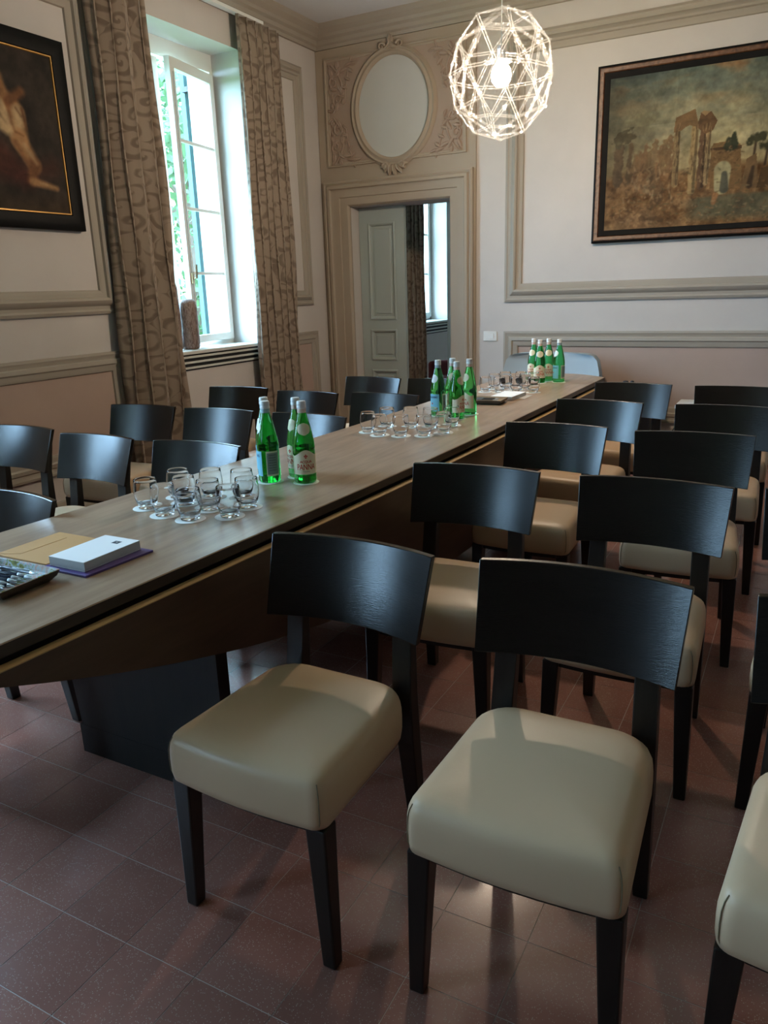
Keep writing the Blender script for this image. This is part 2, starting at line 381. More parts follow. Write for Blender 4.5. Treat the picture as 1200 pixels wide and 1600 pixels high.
struct(obj('wall_side', MB().box(-0.4, -0.2, 6.8, 11.0, 0, ZC), M['wall']))

# cornice round left and back wall (mitred in the corner)
cprof = [(0, 3.425), (0.022, 3.425), (0.026, 3.45), (0.045, 3.462), (0.052, 3.49), (0.075, 3.505), (0.08, 3.53), (0.115, 3.56), (0.122, 3.60), (0, 3.60)]
cm = MB(); sweep(cm, [(XL, -9.0, 1, 0), (XL, YB, 1, -1), (4.5, YB, 0, -1)], cprof)
struct(obj('trim_1', cm, M['trim'], smooth=True, angle=25))
# curtain track under the cornice
tk = thing('curtain_track', 'white curtain track fixed under the moulded cornice above the window', 'curtain rail')
obj('rail', MB().box(-4.04, -3.99, 3.70, 5.60, 3.405, 3.428), M['white_paint'], tk)
for yy in (3.9, 4.8, 5.5): obj('bracket', MB().box(-4.09, -4.0, yy-0.012, yy+0.012, 3.412, 3.424), M['white_paint'], tk)

# mouldings (profiles: inset from outer edge, height above the wall)
P_UP = [(0, 0), (0, 0.018), (0.018, 0.026), (0.03, 0.020), (0.05, 0.022), (0.06, 0.034), (0.085, 0.046), (0.098, 0.040), (0.105, 0.024), (0.125, 0.020), (0.145, 0.012), (0.15, 0.0)]
P_DADO = [(0, 0), (0, 0.022), (0.016, 0.028), (0.03, 0.022), (0.045, 0.020), (0.052, 0.028), (0.075, 0.034), (0.085, 0.024), (0.110, 0.020), (0.124, 0.014), (0.13, 0.0)]
def framed(n, P, u0, u1, v0, v1, prof, panel=None):
    f = struct(obj('trim_%d' % n, rect_frame(MB(), P, u0, u1, v0, v1, prof), M['trim'], smooth=True, angle=30))
    if panel:
        w = prof[-1][0]
        pm = MB(); a, b, c, d = u0+w-0.004, u1-w+0.004, v0+w-0.004, v1-w+0.004
        pm.add([P(a, c, 0.003), P(b, c, 0.003), P(b, d, 0.003), P(a, d, 0.003)], [(0, 1, 2, 3)])
        obj('field', pm, panel, f)
    return f
framed(2, bk(YB), -2.302, 4.2, 1.256, 3.27, P_UP)
framed(3, bk(YB), -2.302, 4.2, 0.29, 1.014, P_DADO, M['pink'])
framed(4, lf(XL), 2.36, 3.86, 1.296, 3.20, P_UP)
framed(5, lf(XL), 2.36, 3.86, 0.33, 1.050, P_DADO, M['pink'])
sc = lambda pr, k: [(a*k, b*k) for a, b in pr]
framed(6, lf(XL), 5.60, 6.235, 1.275, 3.25, sc(P_UP, 0.85))
framed(7, lf(XL), 5.60, 6.28, 0.33, 1.035, sc(P_DADO, 0.85), M['pink'])
bprof = [(0, 0), (0.02, 0), (0.02, 0.13), (0.012, 0.15), (0, 0.155)]
struct(obj('baseboard_left', sweep(MB(), [(XL, -9.0, 1, 0), (XL, YB-0.03, 1, 0)], bprof), M['trim'], smooth=True))
struct(obj('baseboard_back', sweep(MB(), [(-2.55, YB, 0, -1), (4.5, YB, 0, -1)], bprof), M['trim'], smooth=True))

# ------------------------------------------------------------------ portal with over-door
PX0, PX1 = -4.085, -2.562
portal = struct_empty('trim_8')
pb = MB(); slab_with_holes(pb, bk(YB-0.022), [PX0, PX1], [0, 3.42], [(DX0, DX1, -0.001, DZ)], 0.022)
obj('pilaster_board', pb, M['portal'], portal, weld=True)
arch = MB(); prof = [(0, 0.022), (0, 0.05), (0.02, 0.06), (0.035, 0.052), (0.05, 0.07), (0.075, 0.074), (0.085, 0.058), (0.11, 0.05), (0.16, 0.05), (0.165, 0.04), (0.235, 0.04), (0.25, 0.022)]
x0, x1, z1 = -4.052, -2.580, 2.345
rings = []
for ins, d in prof:
    ix = ins*0.262/0.25; iz = ins*0.22/0.25; ixr = ins*0.220/0.25
    rings.append([(x0+ix, YB-d, 0), (x0+ix, YB-d, z1-iz), (x1-ixr, YB-d, z1-iz), (x1-ixr, YB-d, 0)])
arch.loft(rings, caps=False, closed=False)
obj('architrave', arch, M['portal'], portal, smooth=True, angle=25)
# over-door panel
PO = bk(YB-0.022)
gm = MB(); gm.add([PO(-3.99, 2.468, 0.002), PO(-2.645, 2.468, 0.002), PO(-2.645, 3.345, 0.002), PO(-3.99, 3.345, 0.002)], [(0, 1, 2, 3)])
obj('relief_ground', gm, M['relief_ground'], portal)
obj('panel_fillet', rect_frame(MB(), PO, -3.992, -2.643, 2.466, 3.347, [(0, 0), (0.001, 0.018), (0.012, 0.020), (0.018, 0.008), (0.030, 0.007), (0.034, 0.002)]), M['portal'], portal, smooth=True)
OC = (-3.318, 2.890)
def oval_ring(prof, n=64):
    mb = MB(); rings = []
    for off, d in prof:
        rings.append([PO(OC[0]+(0.336+off)*math.cos(2*PI*k/n), OC[1]+(0.396+off)*math.sin(2*PI*k/n), d) for k in range(n)])
    return mb.loft(rings, caps=False)
obj('oval_frame', oval_ring([(-0.002, 0.006), (0.004, 0.030), (0.020, 0.038), (0.032, 0.026), (0.044, 0.024), (0.050, 0.034), (0.058, 0.036), (0.064, 0.022), (0.074, 0.018), (0.080, 0.002)]), M['portal'], portal, smooth=True, angle=50)
of = MB(); of.add([PO(OC[0]+0.337*math.cos(2*PI*k/64), OC[1]+0.397*math.sin(2*PI*k/64), 0.006) for k in range(64)], [tuple(range(64))])
obj('oval_field', of, M['oval'], portal)
def leafr(mb, u, v, ang, L, w, h=0.026, d0=0.001):
    n = 6; rings = []
    for i in range(n+1):
        t = i/n; ww = w*math.sin(PI*min(1, t*0.92+0.06))**0.8*0.5; bend = 0.25*L*t*t
        cx = u+math.cos(ang)*L*t-math.sin(ang)*bend*0.6; cv = v+math.sin(ang)*L*t+math.cos(ang)*bend*0.6
        nx, nv = -math.sin(ang), math.cos(ang); hh = h*math.sin(PI*min(1, t*0.85+0.12))
        rings.append([PO(cx+nx*ww, cv+nv*ww, d0), PO(cx+nx*ww*0.5, cv+nv*ww*0.5, d0+hh*0.8), PO(cx, cv, d0+hh*0.55), PO(cx-nx*ww*0.5, cv-nv*ww*0.5, d0+hh*0.8), PO(cx-nx*ww, cv-nv*ww, d0)])
    mb.loft(rings, caps=False, closed=False)
def scroll(mb, u, v, r, turns, a0, sgn, th=0.010, d0=0.008):
    pts = [PO(u+r*(1-0.8*t)*math.cos(a0+sgn*turns*2*PI*t), v+r*(1-0.8*t)*math.sin(a0+sgn*turns*2*PI*t), d0) for t in [i/22 for i in range(23)]]
    mb.tube(pts, [th*(1-0.5*i/22) for i in range(23)], 6)
def ornament(side, top):
    mb = MB(); s = side
    U = lambda du: OC[0]+s*du
    def A(a): return a if s > 0 else PI-a
    ys = 1 if top else -1
    V = lambda dv: OC[1]+ys*dv
    B = lambda a: A(a*ys)
    stem = [PO(U(0.60-0.10*math.sin(t*PI)), V(0.02+0.38*t), 0.005) for t in [i/14 for i in range(15)]]
    mb.tube(stem, 0.009, 6)
    mb.tube([PO(OC[0]+s*(0.475-0.02*t-0.06*t*t), OC[1]+ys*(0.10+0.34*t), 0.006) for t in [i/10 for i in range(11)]], 0.007, 6)
    for q_ in range(4):
        leafr(mb, OC[0]+s*(0.475-0.03*q_), OC[1]+ys*(0.14+0.06*q_), B(0.4+0.1*q_), 0.07, 0.036)
    for q_ in range(4): leafr(mb, OC[0]+s*0.60, OC[1]+ys*(0.10+0.075*q_), B(-1.5), 0.06-0.006*q_, 0.034)
    scroll(mb, U(0.545), V(0.12), 0.055, 1.3, B(-1.2), s*ys)
    scroll(mb, U(0.585), V(0.26), 0.050, 1.3, B(2.0), -s*ys)
    for du, dv, a, L, w in ((0.60, 0.03, 0.4, 0.07, 0.035), (0.57, 0.03, 2.0, 0.08, 0.04), (0.52, 0.15, 2.6, 0.07, 0.04), (0.50, 0.17, 1.2, 0.08, 0.04), (0.55, 0.20, 0.3, 0.08, 0.04),
                            (0.56, 0.30, 2.3, 0.09, 0.045), (0.60, 0.31, 1.3, 0.08, 0.04), (0.52, 0.33, 2.9, 0.10, 0.04), (0.47, 0.37, 3.0, 0.10, 0.04), (0.55, 0.36, 1.9, 0.07, 0.04),
                            (0.42, 0.38, 3.1, 0.09, 0.035), (0.60, 0.37, 0.9, 0.06, 0.03), (0.50, 0.08, 2.2, 0.06, 0.03), (0.62, 0.16, 1.6, 0.06, 0.03)):
        leafr(mb, U(du), V(dv), B(a), L, w)
    o = obj('relief_ornament', mb, M['relief_ground'], portal, smooth=True, angle=70); o['kind'] = 'stuff'
for sd in (-1, 1):
    for tp in (True, False): ornament(sd, tp)
for top in (1, -1):
    mb = MB(); v0 = OC[1]+top*0.462
    for k in range(-3, 4):
        a = top*PI/2+k*0.42; leafr(mb, OC[0]+0.02*k, v0-top*0.02, a, 0.115-0.012*abs(k), 0.046, 0.034, 0.016)
    scroll(mb, OC[0]-0.085, v0, 0.032, 1.2, 0, 1, 0.012, 0.03); scroll(mb, OC[0]+0.085, v0, 0.032, 1.2, PI, -1, 0.012, 0.03)
    o = obj('oval_crest', mb, M['portal'], portal, smooth=True, angle=70); o['kind'] = 'stuff'

# ------------------------------------------------------------------ door leaves
def door_leaf(name, w, h):
    r = struct_empty(name)
    t = 0.042
    holes = [(0.10, w-0.10, 1.12, 1.98), (0.10, w-0.10, 0.74, 1.02), (0.10, w-0.10, 0.16, 0.64)]
    mb = MB(); slab_with_holes(mb, lambda u, v, d: (u, -d, v), [0, w], [0.008, h], holes, t)
    obj('stile_frame', mb, M['door'], r, weld=True)
    for a, b, c, d in holes:
        pm = MB(); rect_frame(pm, lambda u, v, dd: (u, -dd, v), a-0.006, b+0.006, c-0.006, d+0.006, [(0, 0), (0, 0.008), (0.012, 0.012), (0.024, 0.004), (0.032, -0.014), (0.055, -0.012), (0.062, -0.004)])
        q = 0.055
        pm.add([(a+q, 0.004, c+q), (b-q, 0.004, c+q), (b-q, 0.004, d-q), (a+q, 0.004, d-q)], [(0, 1, 2, 3)])
        pm.box(a-0.002, b+0.002, 0.018, 0.034, c-0.002, d+0.002)
        p = obj('panel', pm, M['door'], r, smooth=True, angle=25)
    return r
d1 = door_leaf('door_1', 0.470, 2.115); d1.location = (DX0+0.004, 6.63, 0)
d2 = door_leaf('door_2', 0.485, 2.115); d2.location = (DX1-0.068, 6.665, 0); d2.rotation_euler = (0, 0, PI/2+0.02)
hm = MB(); hm.tube([(0.45, -0.03, 1.03), (0.45, -0.07, 1.03), (0.36, -0.07, 1.03)], 0.009); obj('door_handle', hm, M['brass'], d2, smooth=True)

# ------------------------------------------------------------------ windows
XW = -4.36
def sash(parent, hinge_y, w, sgn, ang, z0=1.03, z1=3.05, rows=4, handle=False):
    """leaf in the local y direction from its hinge; sgn +1 grows to +y, -1 to -y"""
    t = 0.045; st = 0.06
    P = lambda u, v, d: (d, u*sgn, v)
    mb = MB(); slab_with_holes(mb, P, [0, w], [z0, z1], [(st, w-st, z0+0.055, z1-0.07)], t)
    s = obj('sash', mb, M['white_paint'], parent, weld=True, loc=(XW+0.025, hinge_y, 0), rot=(0, 0, -sgn*ang if sgn > 0 else ang))
    zs = [z0+0.055+(z1-0.07-z0-0.055)*k/rows for k in range(rows+1)]
    for k in range(1, rows):
        q = MB(); ya, yb_ = sorted((st*sgn, (w-st)*sgn)); q.box(-0.034, -0.012, ya, yb_, zs[k]-0.011, zs[k]+0.011); obj('muntin', q, M['white_paint'], s)
    for k in range(rows):
        q = MB(); e = 0.010
        ya, yb_ = sorted((st*sgn, (w-st)*sgn))
        q.add([(-0.023, ya, zs[k]), (-0.023, yb_, zs[k]), (-0.023, yb_, zs[k+1]), (-0.023, ya, zs[k+1])], [(0, 1, 2, 3)]); obj('pane', q, M['pane'], s)
    if handle:
        q = MB(); y = (w-0.03)*sgn
        q.tube([(0.012, y, z0+0.1), (0.012, y, z1-0.1)], 0.006, 6); obj('rod', q, M['white_paint'], s, smooth=True)
        q = MB(); q.box(0.0, 0.014, y-0.016, y+0.016, 1.48, 1.56); q.tube([(0.012, y, 1.52), (0.045, y, 1.52), (0.05, y, 1.62)], 0.008, 6); obj('handle', q, M['brass'], s, smooth=True)
    return s
def window(n, y0, y1):
    w = struct_empty('window_%d' % n)
    mb = MB(); slab_with_holes(mb, lf(XW), [y0, y1], [WZ0, WZ1], [(y0+0.035, y1-0.035, 1.035, 3.075)], 0.07)
    obj('window_frame', mb, M['white_paint'], w, weld=True)
    half = (y1-y0)/2-0.025
    sash(w, y0+0.025, half, 1, 0.0)
    sash(w, y1-0.025, half, -1, math.radians(10) if n == 1 else 0.0, handle=True)
    # sill and slotted sill apron
    sb = MB(); sb.box(XW+0.0, XL+0.03, y0-0.02, y1+0.02, 0.965, 0.992); obj('sill', sb, M['sill'], w, bevel=0.006)
    ab = MB(); ab.box(XL-0.004, XL+0.004, y0-0.01, y1+0.01, 0.845, 0.966); obj('grille_back', ab, M['slot'], w)
    for k in range(3):
        zc = 0.945-0.040*k
        q = MB(); q.box(XL, XL+0.022-0.003*k, y0-0.015, y1+0.015, zc-0.008, zc+0.008); obj('slat', q, M['sill'], w, bevel=0.003)
    return w
for n, (a, b) in WINS.items(): window(n, a, b)
# open shutters folded back on the outer wall
def shutter(y, sgn, label):
    r = thing('shutter', label, 'shutter', (-4.675, y, 0))
    w = 0.60
    mb = MB(); P = lambda u, v, d: (d, sgn*u, v)
    slab_with_holes(mb, P, [0, w], [1.0, 3.16], [(0.06, w-0.06, 1.07, 2.04), (0.06, w-0.06, 2.12, 3.09)], 0.045)
    obj('shutter_frame', mb, M['shutter'], r, weld=True, loc=(0.0, 0, 0))
    lm = MB()
    for k in range(44):
        z = 1.09+k*0.0455
        if 2.03 < z < 2.12: continue
        ya, yb_ = sorted((sgn*0.055, sgn*(w-0.055)))
        lm.add([(-0.04, ya, z), (-0.04, yb_, z), (-0.006, yb_, z+0.035), (-0.006, ya, z+0.035)], [(0, 1, 2, 3)])
    o = obj('slats', lm, M['shutter'], r); o['kind'] = 'stuff'
    h = MB(); h.box(-0.01, 0.05, sgn*-0.02, sgn*0.05, 2.98, 3.02); obj('hinge', h, M['black'], r)
shutter(5.40, 1, 'dark teal louvred shutter folded back outside, seen edge-on through the panes')

# ------------------------------------------------------------------ curtains
def curtain(label, y0, y1, z1, amp, folds, seed, flare, x0=-4.012):
    rnd = random.Random(seed); nu, nv = folds*14, 40
    ph = [rnd.uniform(-0.4, 0.4) for _ in range(folds+2)]; am = [rnd.uniform(0.65, 1.15) for _ in range(folds+2)]
    mb = MB(); uv = []
    zs = [0.012+(z1-0.012)*j/nv for j in range(nv+1)]
    for z in zs:
        t = 1-z/z1
        sacc = 0; prev = None
        for i in range(nu+1):
            s = i/nu; k = s*folds; ki = int(min(k, folds-1)); f = k-ki
            a = amp*(am[ki]*(1-f)+am[ki+1]*f)*(0.75+0.35*t)
            phs = 2*PI*k+ph[ki]*(1-f)+ph[ki+1]*f+0.25*math.sin(3*z+seed)
            x = x0+a*math.sin(phs)*(1.0 if t > 0.04 else 0.7)
            y = y0-flare[0]*t+(y1-y0+(flare[0]+flare[1])*t)*s+0.35*a*math.sin(2*phs)+0.006*math.sin(5*z+i*0.3)
            if prev: sacc += math.hypot(x-prev[0], y-prev[1])
            prev = (x, y); mb.v.append((x, y, z)); uv.append((i*0.0125, z))
    n = nu+1
    for j in range(nv):
        for i in range(nu): mb.f.append((j*n+i, j*n+i+1, (j+1)*n+i+1, (j+1)*n+i)); mb.mi.append(0)
    me = bpy.data.meshes.new('curtain'); me.from_pydata(mb.v, [], mb.f); me.materials.append(M['damask'])
    ul = me.uv_layers.new(name='UVMap')
    for lp in me.loops: ul.data[lp.index].uv = uv[lp.vertex_index]
    for p in me.polygons: p.use_smooth = True
    o = link('curtain', me); so = o.modifiers.new('solid', 'SOLIDIFY'); so.thickness = 0.004
    tag(o, label, 'curtain', 'damask curtains'); return o
curtain('taupe damask curtain hanging beside the dark figure painting', 3.83, 4.335, 3.405, 0.046, 4, 1, (0.06, 0.05))
curtain('taupe damask curtain between the window and the doorway corner', 5.27, 5.835, 3.405, 0.044, 6, 2, (0.03, 0.05))
curtain('dark taupe curtain seen through the doorway in the next room', 7.90, 8.50, 3.405, 0.05, 6, 3, (0.02, 0.03))

# ------------------------------------------------------------------ paintings
def vnoise(X, Z, s, seed):
    r = np.random.RandomState(seed); g = r.rand(64, 64)
    x = (X*s) % 63; z = (Z*s) % 63
    i = np.floor(x).astype(int); j = np.floor(z).astype(int); fx = x-i; fz = z-j
    fx = fx*fx*(3-2*fx); fz = fz*fz*(3-2*fz)
    i2 = (i+1) % 64; j2 = (j+1) % 64
    return g[i, j]*(1-fx)*(1-fz)+g[i2, j]*fx*(1-fz)+g[i, j2]*(1-fx)*fz+g[i2, j2]*fx*fz
def fbm(X, Z, s, seed, o=4):
    a = 0; w = 0.5
    for k in range(o): a = a+w*vnoise(X+7.3*k, Z+3.1*k, s*2**k, seed+k); w *= 0.5
    return a/0.94
class Canvas:
    def __init__(c, u0, u1, v0, v1, nu, nv):
        c.u = np.linspace(u0, u1, nu); c.v = np.linspace(v0, v1, nv); c.U, c.V = np.meshgrid(c.u, c.v); c.col = np.zeros((nv, nu, 3)); c.nu, c.nv = nu, nv
    def put(c, mask, col):
        mask = np.clip(mask, 0, 1)[..., None]; c.col = c.col*(1-mask)+np.array(col, float)*mask
    def cap(c, a, b, ra, rb, col, soft=0.012, k=1.0, rough=0.0):
        a = np.array(a, float); b = np.array(b, float); d = b-a; L = max(d@d, 1e-9)
        t = np.clip(((c.U-a[0])*d[0]+(c.V-a[1])*d[1])/L, 0, 1)
        D = np.hypot(c.U-a[0]-t*d[0], c.V-a[1]-t*d[1]); r = ra+(rb-ra)*t
        if rough: D = D+rough*(fbm(c.U+3, c.V+5, 30, 11)-0.5)
        c.put(k*np.clip((r-D)/soft+0.5, 0, 1), col)
    def poly(c, pts, col, k=1.0):
        m = np.zeros(c.U.shape, bool); n = len(pts)
        for i in range(n):
            (x1, y1), (x2, y2) = pts[i], pts[(i+1) % n]
            if y1 == y2: continue
            m ^= ((c.V < y1) != (c.V < y2)) & (c.U < (x2-x1)*(c.V-y1)/(y2-y1)+x1)
        c.put(m*k, col)
    def mesh(c, name, P):
        vs = [P(u, v, 0) for v in c.v for u in c.u]; n = c.nu
        fs = [(j*n+i, j*n+i+1, (j+1)*n+i+1, (j+1)*n+i) for j in range(c.nv-1) for i in range(c.nu-1)]
        me = bpy.data.meshes.new(name); me.from_pydata(vs, [], fs); me.materials.append(M['paint'])
        a = me.color_attributes.new('paint', 'FLOAT_COLOR', 'POINT')
        s = np.clip(c.col/255, 0, 1); lin = np.where(s <= 0.04045, s/12.92, ((s+0.055)/1.055)**2.4)
        a.data.foreach_set('color', np.concatenate([lin, np.ones(lin.shape[:2]+(1,))], 2).astype(np.float32).ravel()); return me
# landscape with ruins on the back wall
lp = thing('landscape_painting', 'framed oil landscape of ancient ruins and pines on the wall behind the table', 'painting', (0, 0, 0))
PF = bk(YB)
FX0, FX1, FZ0, FZ1 = -1.575, 0.36, 1.691, 2.940
obj('outer_frame', rect_frame(MB(), PF, FX0, FX1, FZ0, FZ1, [(0, 0.0), (0, 0.045), (0.012, 0.052), (0.016, 0.05)]), M['black_frame'], lp, smooth=True)
obj('frame_band', rect_frame(MB(), PF, FX0+0.016, FX1-0.016, FZ0+0.016, FZ1-0.016, [(0, 0.05), (0.006, 0.056), (0.028, 0.050), (0.034, 0.04)]), M['bronze_frame'], lp, smooth=True)
obj('inner_frame', rect_frame(MB(), PF, FX0+0.05, FX1-0.05, FZ0+0.05, FZ1-0.05, [(0, 0.04), (0.004, 0.046), (0.03, 0.034), (0.046, 0.026)]), M['black_frame'], lp, smooth=True)
c = Canvas(-1.485, 0.27, 1.783, 2.850, 470, 286)
U, V = c.U, c.V
n1 = fbm(U*1.0+5, V*2.2, 3.2, 1); n2 = fbm(U+9, V*1.6, 9, 5)
t = np.clip((V-2.2)/0.65, 0, 1)[..., None]
sky = np.array([196, 172, 122])*(1-t)+np.array([112, 122, 108])*t
sky = sky+((n1-0.5)*90)[..., None]*np.array([1.0, 0.8, 0.4])+((n2-0.5)*40)[..., None]
k = np.clip((n1-0.55)*5, 0, 1)*np.clip((V-2.55)*4, 0, 1)
sky = sky*(1-k[..., None])+np.array([168, 128, 88])*k[..., None]
k = np.clip((-1.0-U)*2.2, 0, 1); sky = sky*(1-0.30*k[..., None])
c.col = sky
gnd = np.clip((2.20+0.06*(n2-0.5)+0.02*np.sin(U*9)-V)/0.05, 0, 1)
g3 = fbm(U, V, 26, 21); gc = np.array([138, 102, 64])+((g3-0.5)*110)[..., None]*np.array([1, .9, .7])+((n1-0.5)*60)[..., None]
c.col = c.col*(1-gnd[..., None])+gc*gnd[..., None]
# ruined hall and trees, left half
c.cap((-1.40, 2.13), (-1.39, 2.36), .035, .035, (104, 84, 60), rough=.05); c.cap((-1.32, 2.13), (-1.31, 2.38), .022, .018, (112, 90, 62), rough=.03)
c.cap((-1.41, 2.42), (-1.32, 2.44), .045, .04, (92, 82, 58), rough=.08)
for i in range(9): c.cap((-1.28+.035*i, 2.2), (-1.27+.035*i, 2.29+.05*((i*37) % 5)/5+.012*i), .03, .015, (128+4*(i % 3), 100, 66), k=.8, rough=.06)
c.cap((-1.16, 2.06), (-1.13, 2.34), .035, .014, (150, 124, 88), k=.8, rough=.07); c.cap((-1.10, 1.98), (-1.13, 2.2), .05, .02, (94, 72, 48), k=.6, rough=.08)
for i in range(60):
    r = random.Random(i); x = r.uniform(-1.35, -0.98); z = r.uniform(1.95, 2.2)
    c.cap((x, z), (x+r.uniform(-.02, .02), z+r.uniform(0, .05)), .008, .004, r.choice([(176, 146, 108), (100, 76, 50), (156, 118, 80)]), k=.7)
# portico
for (x, b, tp, w, cl) in ((-.98, 2.08, 2.44, .022, (150, 124, 84)), (-.86, 2.02, 2.48, .027, (176, 146, 98)), (-.80, 2.05, 2.44, .026, (110, 82, 58)), (-.765, 2.07, 2.42, .018, (168, 140, 98))):
    c.cap((x, b), (x-.004, tp), w, w*.82, cl, soft=.008, rough=.02); c.cap((x+w*.5, b), (x+w*.45, tp), w*.4, w*.3, tuple(int(q*.66) for q in cl), soft=.008)
c.poly([(-1.01, 2.43), (-1.0, 2.53), (-.87, 2.575), (-.85, 2.5), (-.84, 2.45), (-.90, 2.47), (-.93, 2.46), (-.955, 2.44)], (140, 108, 70))
c.poly([(-.85, 2.45), (-.83, 2.545), (-.76, 2.545), (-.715, 2.48), (-.74, 2.42), (-.79, 2.40)], (116, 86, 56)); c.poly([(-.83, 2.545), (-.81, 2.555), (-.765, 2.545), (-.80, 2.52)], (170, 138, 94))
# arch, cypress and pines
c.poly([(-.745, 2.30), (-.73, 2.33), (-.62, 2.34), (-.55, 2.31), (-.515, 2.02), (-.735, 2.03)], (140, 106, 66))
c.cap((-.655, 2.03), (-.655, 2.15), .048, .058, (182, 168, 124), soft=.01); c.cap((-.635, 2.02), (-.64, 2.12), .03, .02, (96, 92, 74), soft=.01)
c.poly([(-.75, 2.285), (-.75, 2.30), (-.54, 2.30), (-.54, 2.28)], (92, 68, 44))
c.cap((-.60, 2.30), (-.595, 2.385), .034, .006, (58, 60, 42), rough=.03); c.cap((-.63, 2.30), (-.63, 2.35), .025, .008, (66, 66, 46), rough=.03)
for px, pz, w in ((-.45, 2.33, .075), (-.37, 2.29, .07), (-.05, 2.36, .11)):
    c.cap((px, pz), (px-.01, 2.16), .006, .008, (70, 52, 36)); c.cap((px-w*.5, pz), (px+w*.5, pz+.01), w*.42, w*.36, (72, 70, 46), rough=.06, soft=.02)
c.poly([(-.525, 2.01), (-.50, 2.21), (-.44, 2.24), (-.41, 2.01)], (128, 98, 64)); c.cap((-.47, 2.03), (-.455, 2.15), .02, .01, (76, 58, 40))
c.poly([(-.42, 2.01), (-.40, 2.14), (-.1, 2.18), (.27, 2.12), (.27, 2.0)], (96, 70, 42))
# pond
wm = np.clip((1.99+0.02*(n2-.5)-0.03*np.clip((-.6-U)*2, 0, 1)-V)/.02, 0, 1)*np.clip((U+.92)/.12, 0, 1)*np.clip((V-1.80-0.03*(g3-.5)+(U+.9)*.01)/.05, 0, 1)
c.put(wm*.75, (104, 104, 80)); c.cap((-.52, 1.98), (-.52, 1.86), .025, .03, (84, 72, 54), k=.6, soft=.03)
c.cap((-.70, 1.93), (-.69, 1.98), .016, .02, (170, 120, 76), k=.9); c.cap((-1.2, 1.85), (-1.05, 1.84), .02, .015, (96, 70, 44), k=.7, rough=.04)
for k_ in range(420):      # broken brush work over the ground and ruins
    r = random.Random(900+k_); x = r.uniform(-1.47, 0.25); z = 1.80+abs(r.gauss(0, 0.17)); dx = r.uniform(-.03, .03)
    c.cap((x, z), (x+dx, z+r.uniform(-.006, .014)), .006, .003, r.choice([(84, 64, 42), (170, 138, 94), (120, 90, 58), (148, 106, 66), (96, 92, 62), (186, 156, 116)]), soft=.008, k=.45)
for k_ in range(160):
    r = random.Random(2000+k_); x = r.choice([-.98, -.86, -.80, -.765])+r.uniform(-.022, .022); z = r.uniform(2.05, 2.46)
    c.cap((x, z), (x+r.uniform(-.004, .004), z+r.uniform(.01, .04)), .004, .003, r.choice([(96, 72, 48), (188, 158, 112), (132, 102, 68)]), soft=.006, k=.5)
for k_ in range(90):
    r = random.Random(3000+k_); x = r.uniform(-.74, -.52); z = r.uniform(2.04, 2.32)
    if (x+.655)**2/.058**2+(max(0, z-2.15))**2/.06**2 < 1.1: continue
    c.cap((x, z), (x+r.uniform(-.02, .02), z+r.uniform(-.004, .01)), .005, .003, r.choice([(92, 68, 44), (170, 134, 90), (120, 88, 56)]), soft=.006, k=.5)
for k_ in range(260):
    r = random.Random(4000+k_); x = r.uniform(-1.47, 0.25); z = r.uniform(2.35, 2.84)
    if -1.02 < x < -.70 and z < 2.58: continue
    c.cap((x, z), (x+r.uniform(.02, .10), z+r.uniform(-.008, .012)), .008, .004, r.choice([(190, 168, 122), (104, 110, 96), (150, 140, 110), (172, 134, 96), (120, 124, 112)]), soft=.02, k=.16)
g4 = fbm(U+2, V+4, 40, 51); g5 = fbm(U+1, V+8, 12, 57)
c.col = c.col*(0.82+0.22*(g4-0.5)+0.30*(g5-0.5))[..., None]*(1-0.12*np.clip((-0.9-U)*1.6, 0, 1))[..., None]
link('canvas', c.mesh('canvas', bk(YB-0.028)), lp)
pk = MB(); pk.box(FX0+0.01, FX1-0.01, YB-0.027, YB-0.001, FZ0+0.01, FZ1-0.01); obj('backing', pk, M['black_frame'], lp)
# dark figure painting on the left wall
fp = thing('figure_painting', 'black framed dark painting of a reclining figure with gilt inner line', 'painting', (0, 0, 0))
LF = lf(XL); GY0, GY1, GZ0, GZ1 = 2.56, 3.640, 1.80, 2.85
obj('frame', rect_frame(MB(), LF, GY0, GY1, GZ0, GZ1, [(0, 0), (0, 0.04), (0.008, 0.046), (0.05, 0.046), (0.085, 0.038), (0.09, 0.03)]), M['black_frame'], fp, smooth=True)
obj('gilt_slip', rect_frame(MB(), LF, GY0+0.088, GY1-0.088, GZ0+0.088, GZ1-0.088, [(0, 0.03), (0.003, 0.036), (0.009, 0.036), (0.012, 0.026)]), M['gilt'], fp, smooth=True)
c = Canvas(2.65, 3.55, 1.89, 2.76, 150, 145); U, V = c.U, c.V
n1 = fbm(U, V, 4, 31); n2 = fbm(U, V, 14, 33)
c.col = np.array([62, 52, 44])+((n1-.5)*44)[..., None]*np.array([1, .8, .6])+((n2-.5)*16)[..., None]
c.put(np.clip((2.02-V)/.12, 0, 1)*.6, (84, 62, 40))
c.cap((3.10, 2.16), (3.26, 2.08), .10, .06, (118, 46, 34), soft=.09, k=.5); c.cap((3.36, 2.12), (3.46, 2.15), .04, .05, (104, 50, 38), soft=.08, k=.5)
sk = (196, 146, 98); lt = (224, 188, 140); dk = (140, 92, 58)
c.cap((3.15, 2.50), (3.25, 2.40), .07, .065, sk, .03); c.cap((3.25, 2.42), (3.26, 2.27), .062, .055, sk, .03); c.cap((3.22, 2.47), (3.31, 2.53), .03, .024, dk, .03)
c.cap((3.14, 2.48), (3.24, 2.30), .03, .022, lt, .02); c.cap((3.27, 2.42), (3.27, 2.36), .035, .03, lt, .035); c.cap((3.30, 2.44), (3.315, 2.34), .008, .006, dk, .015)
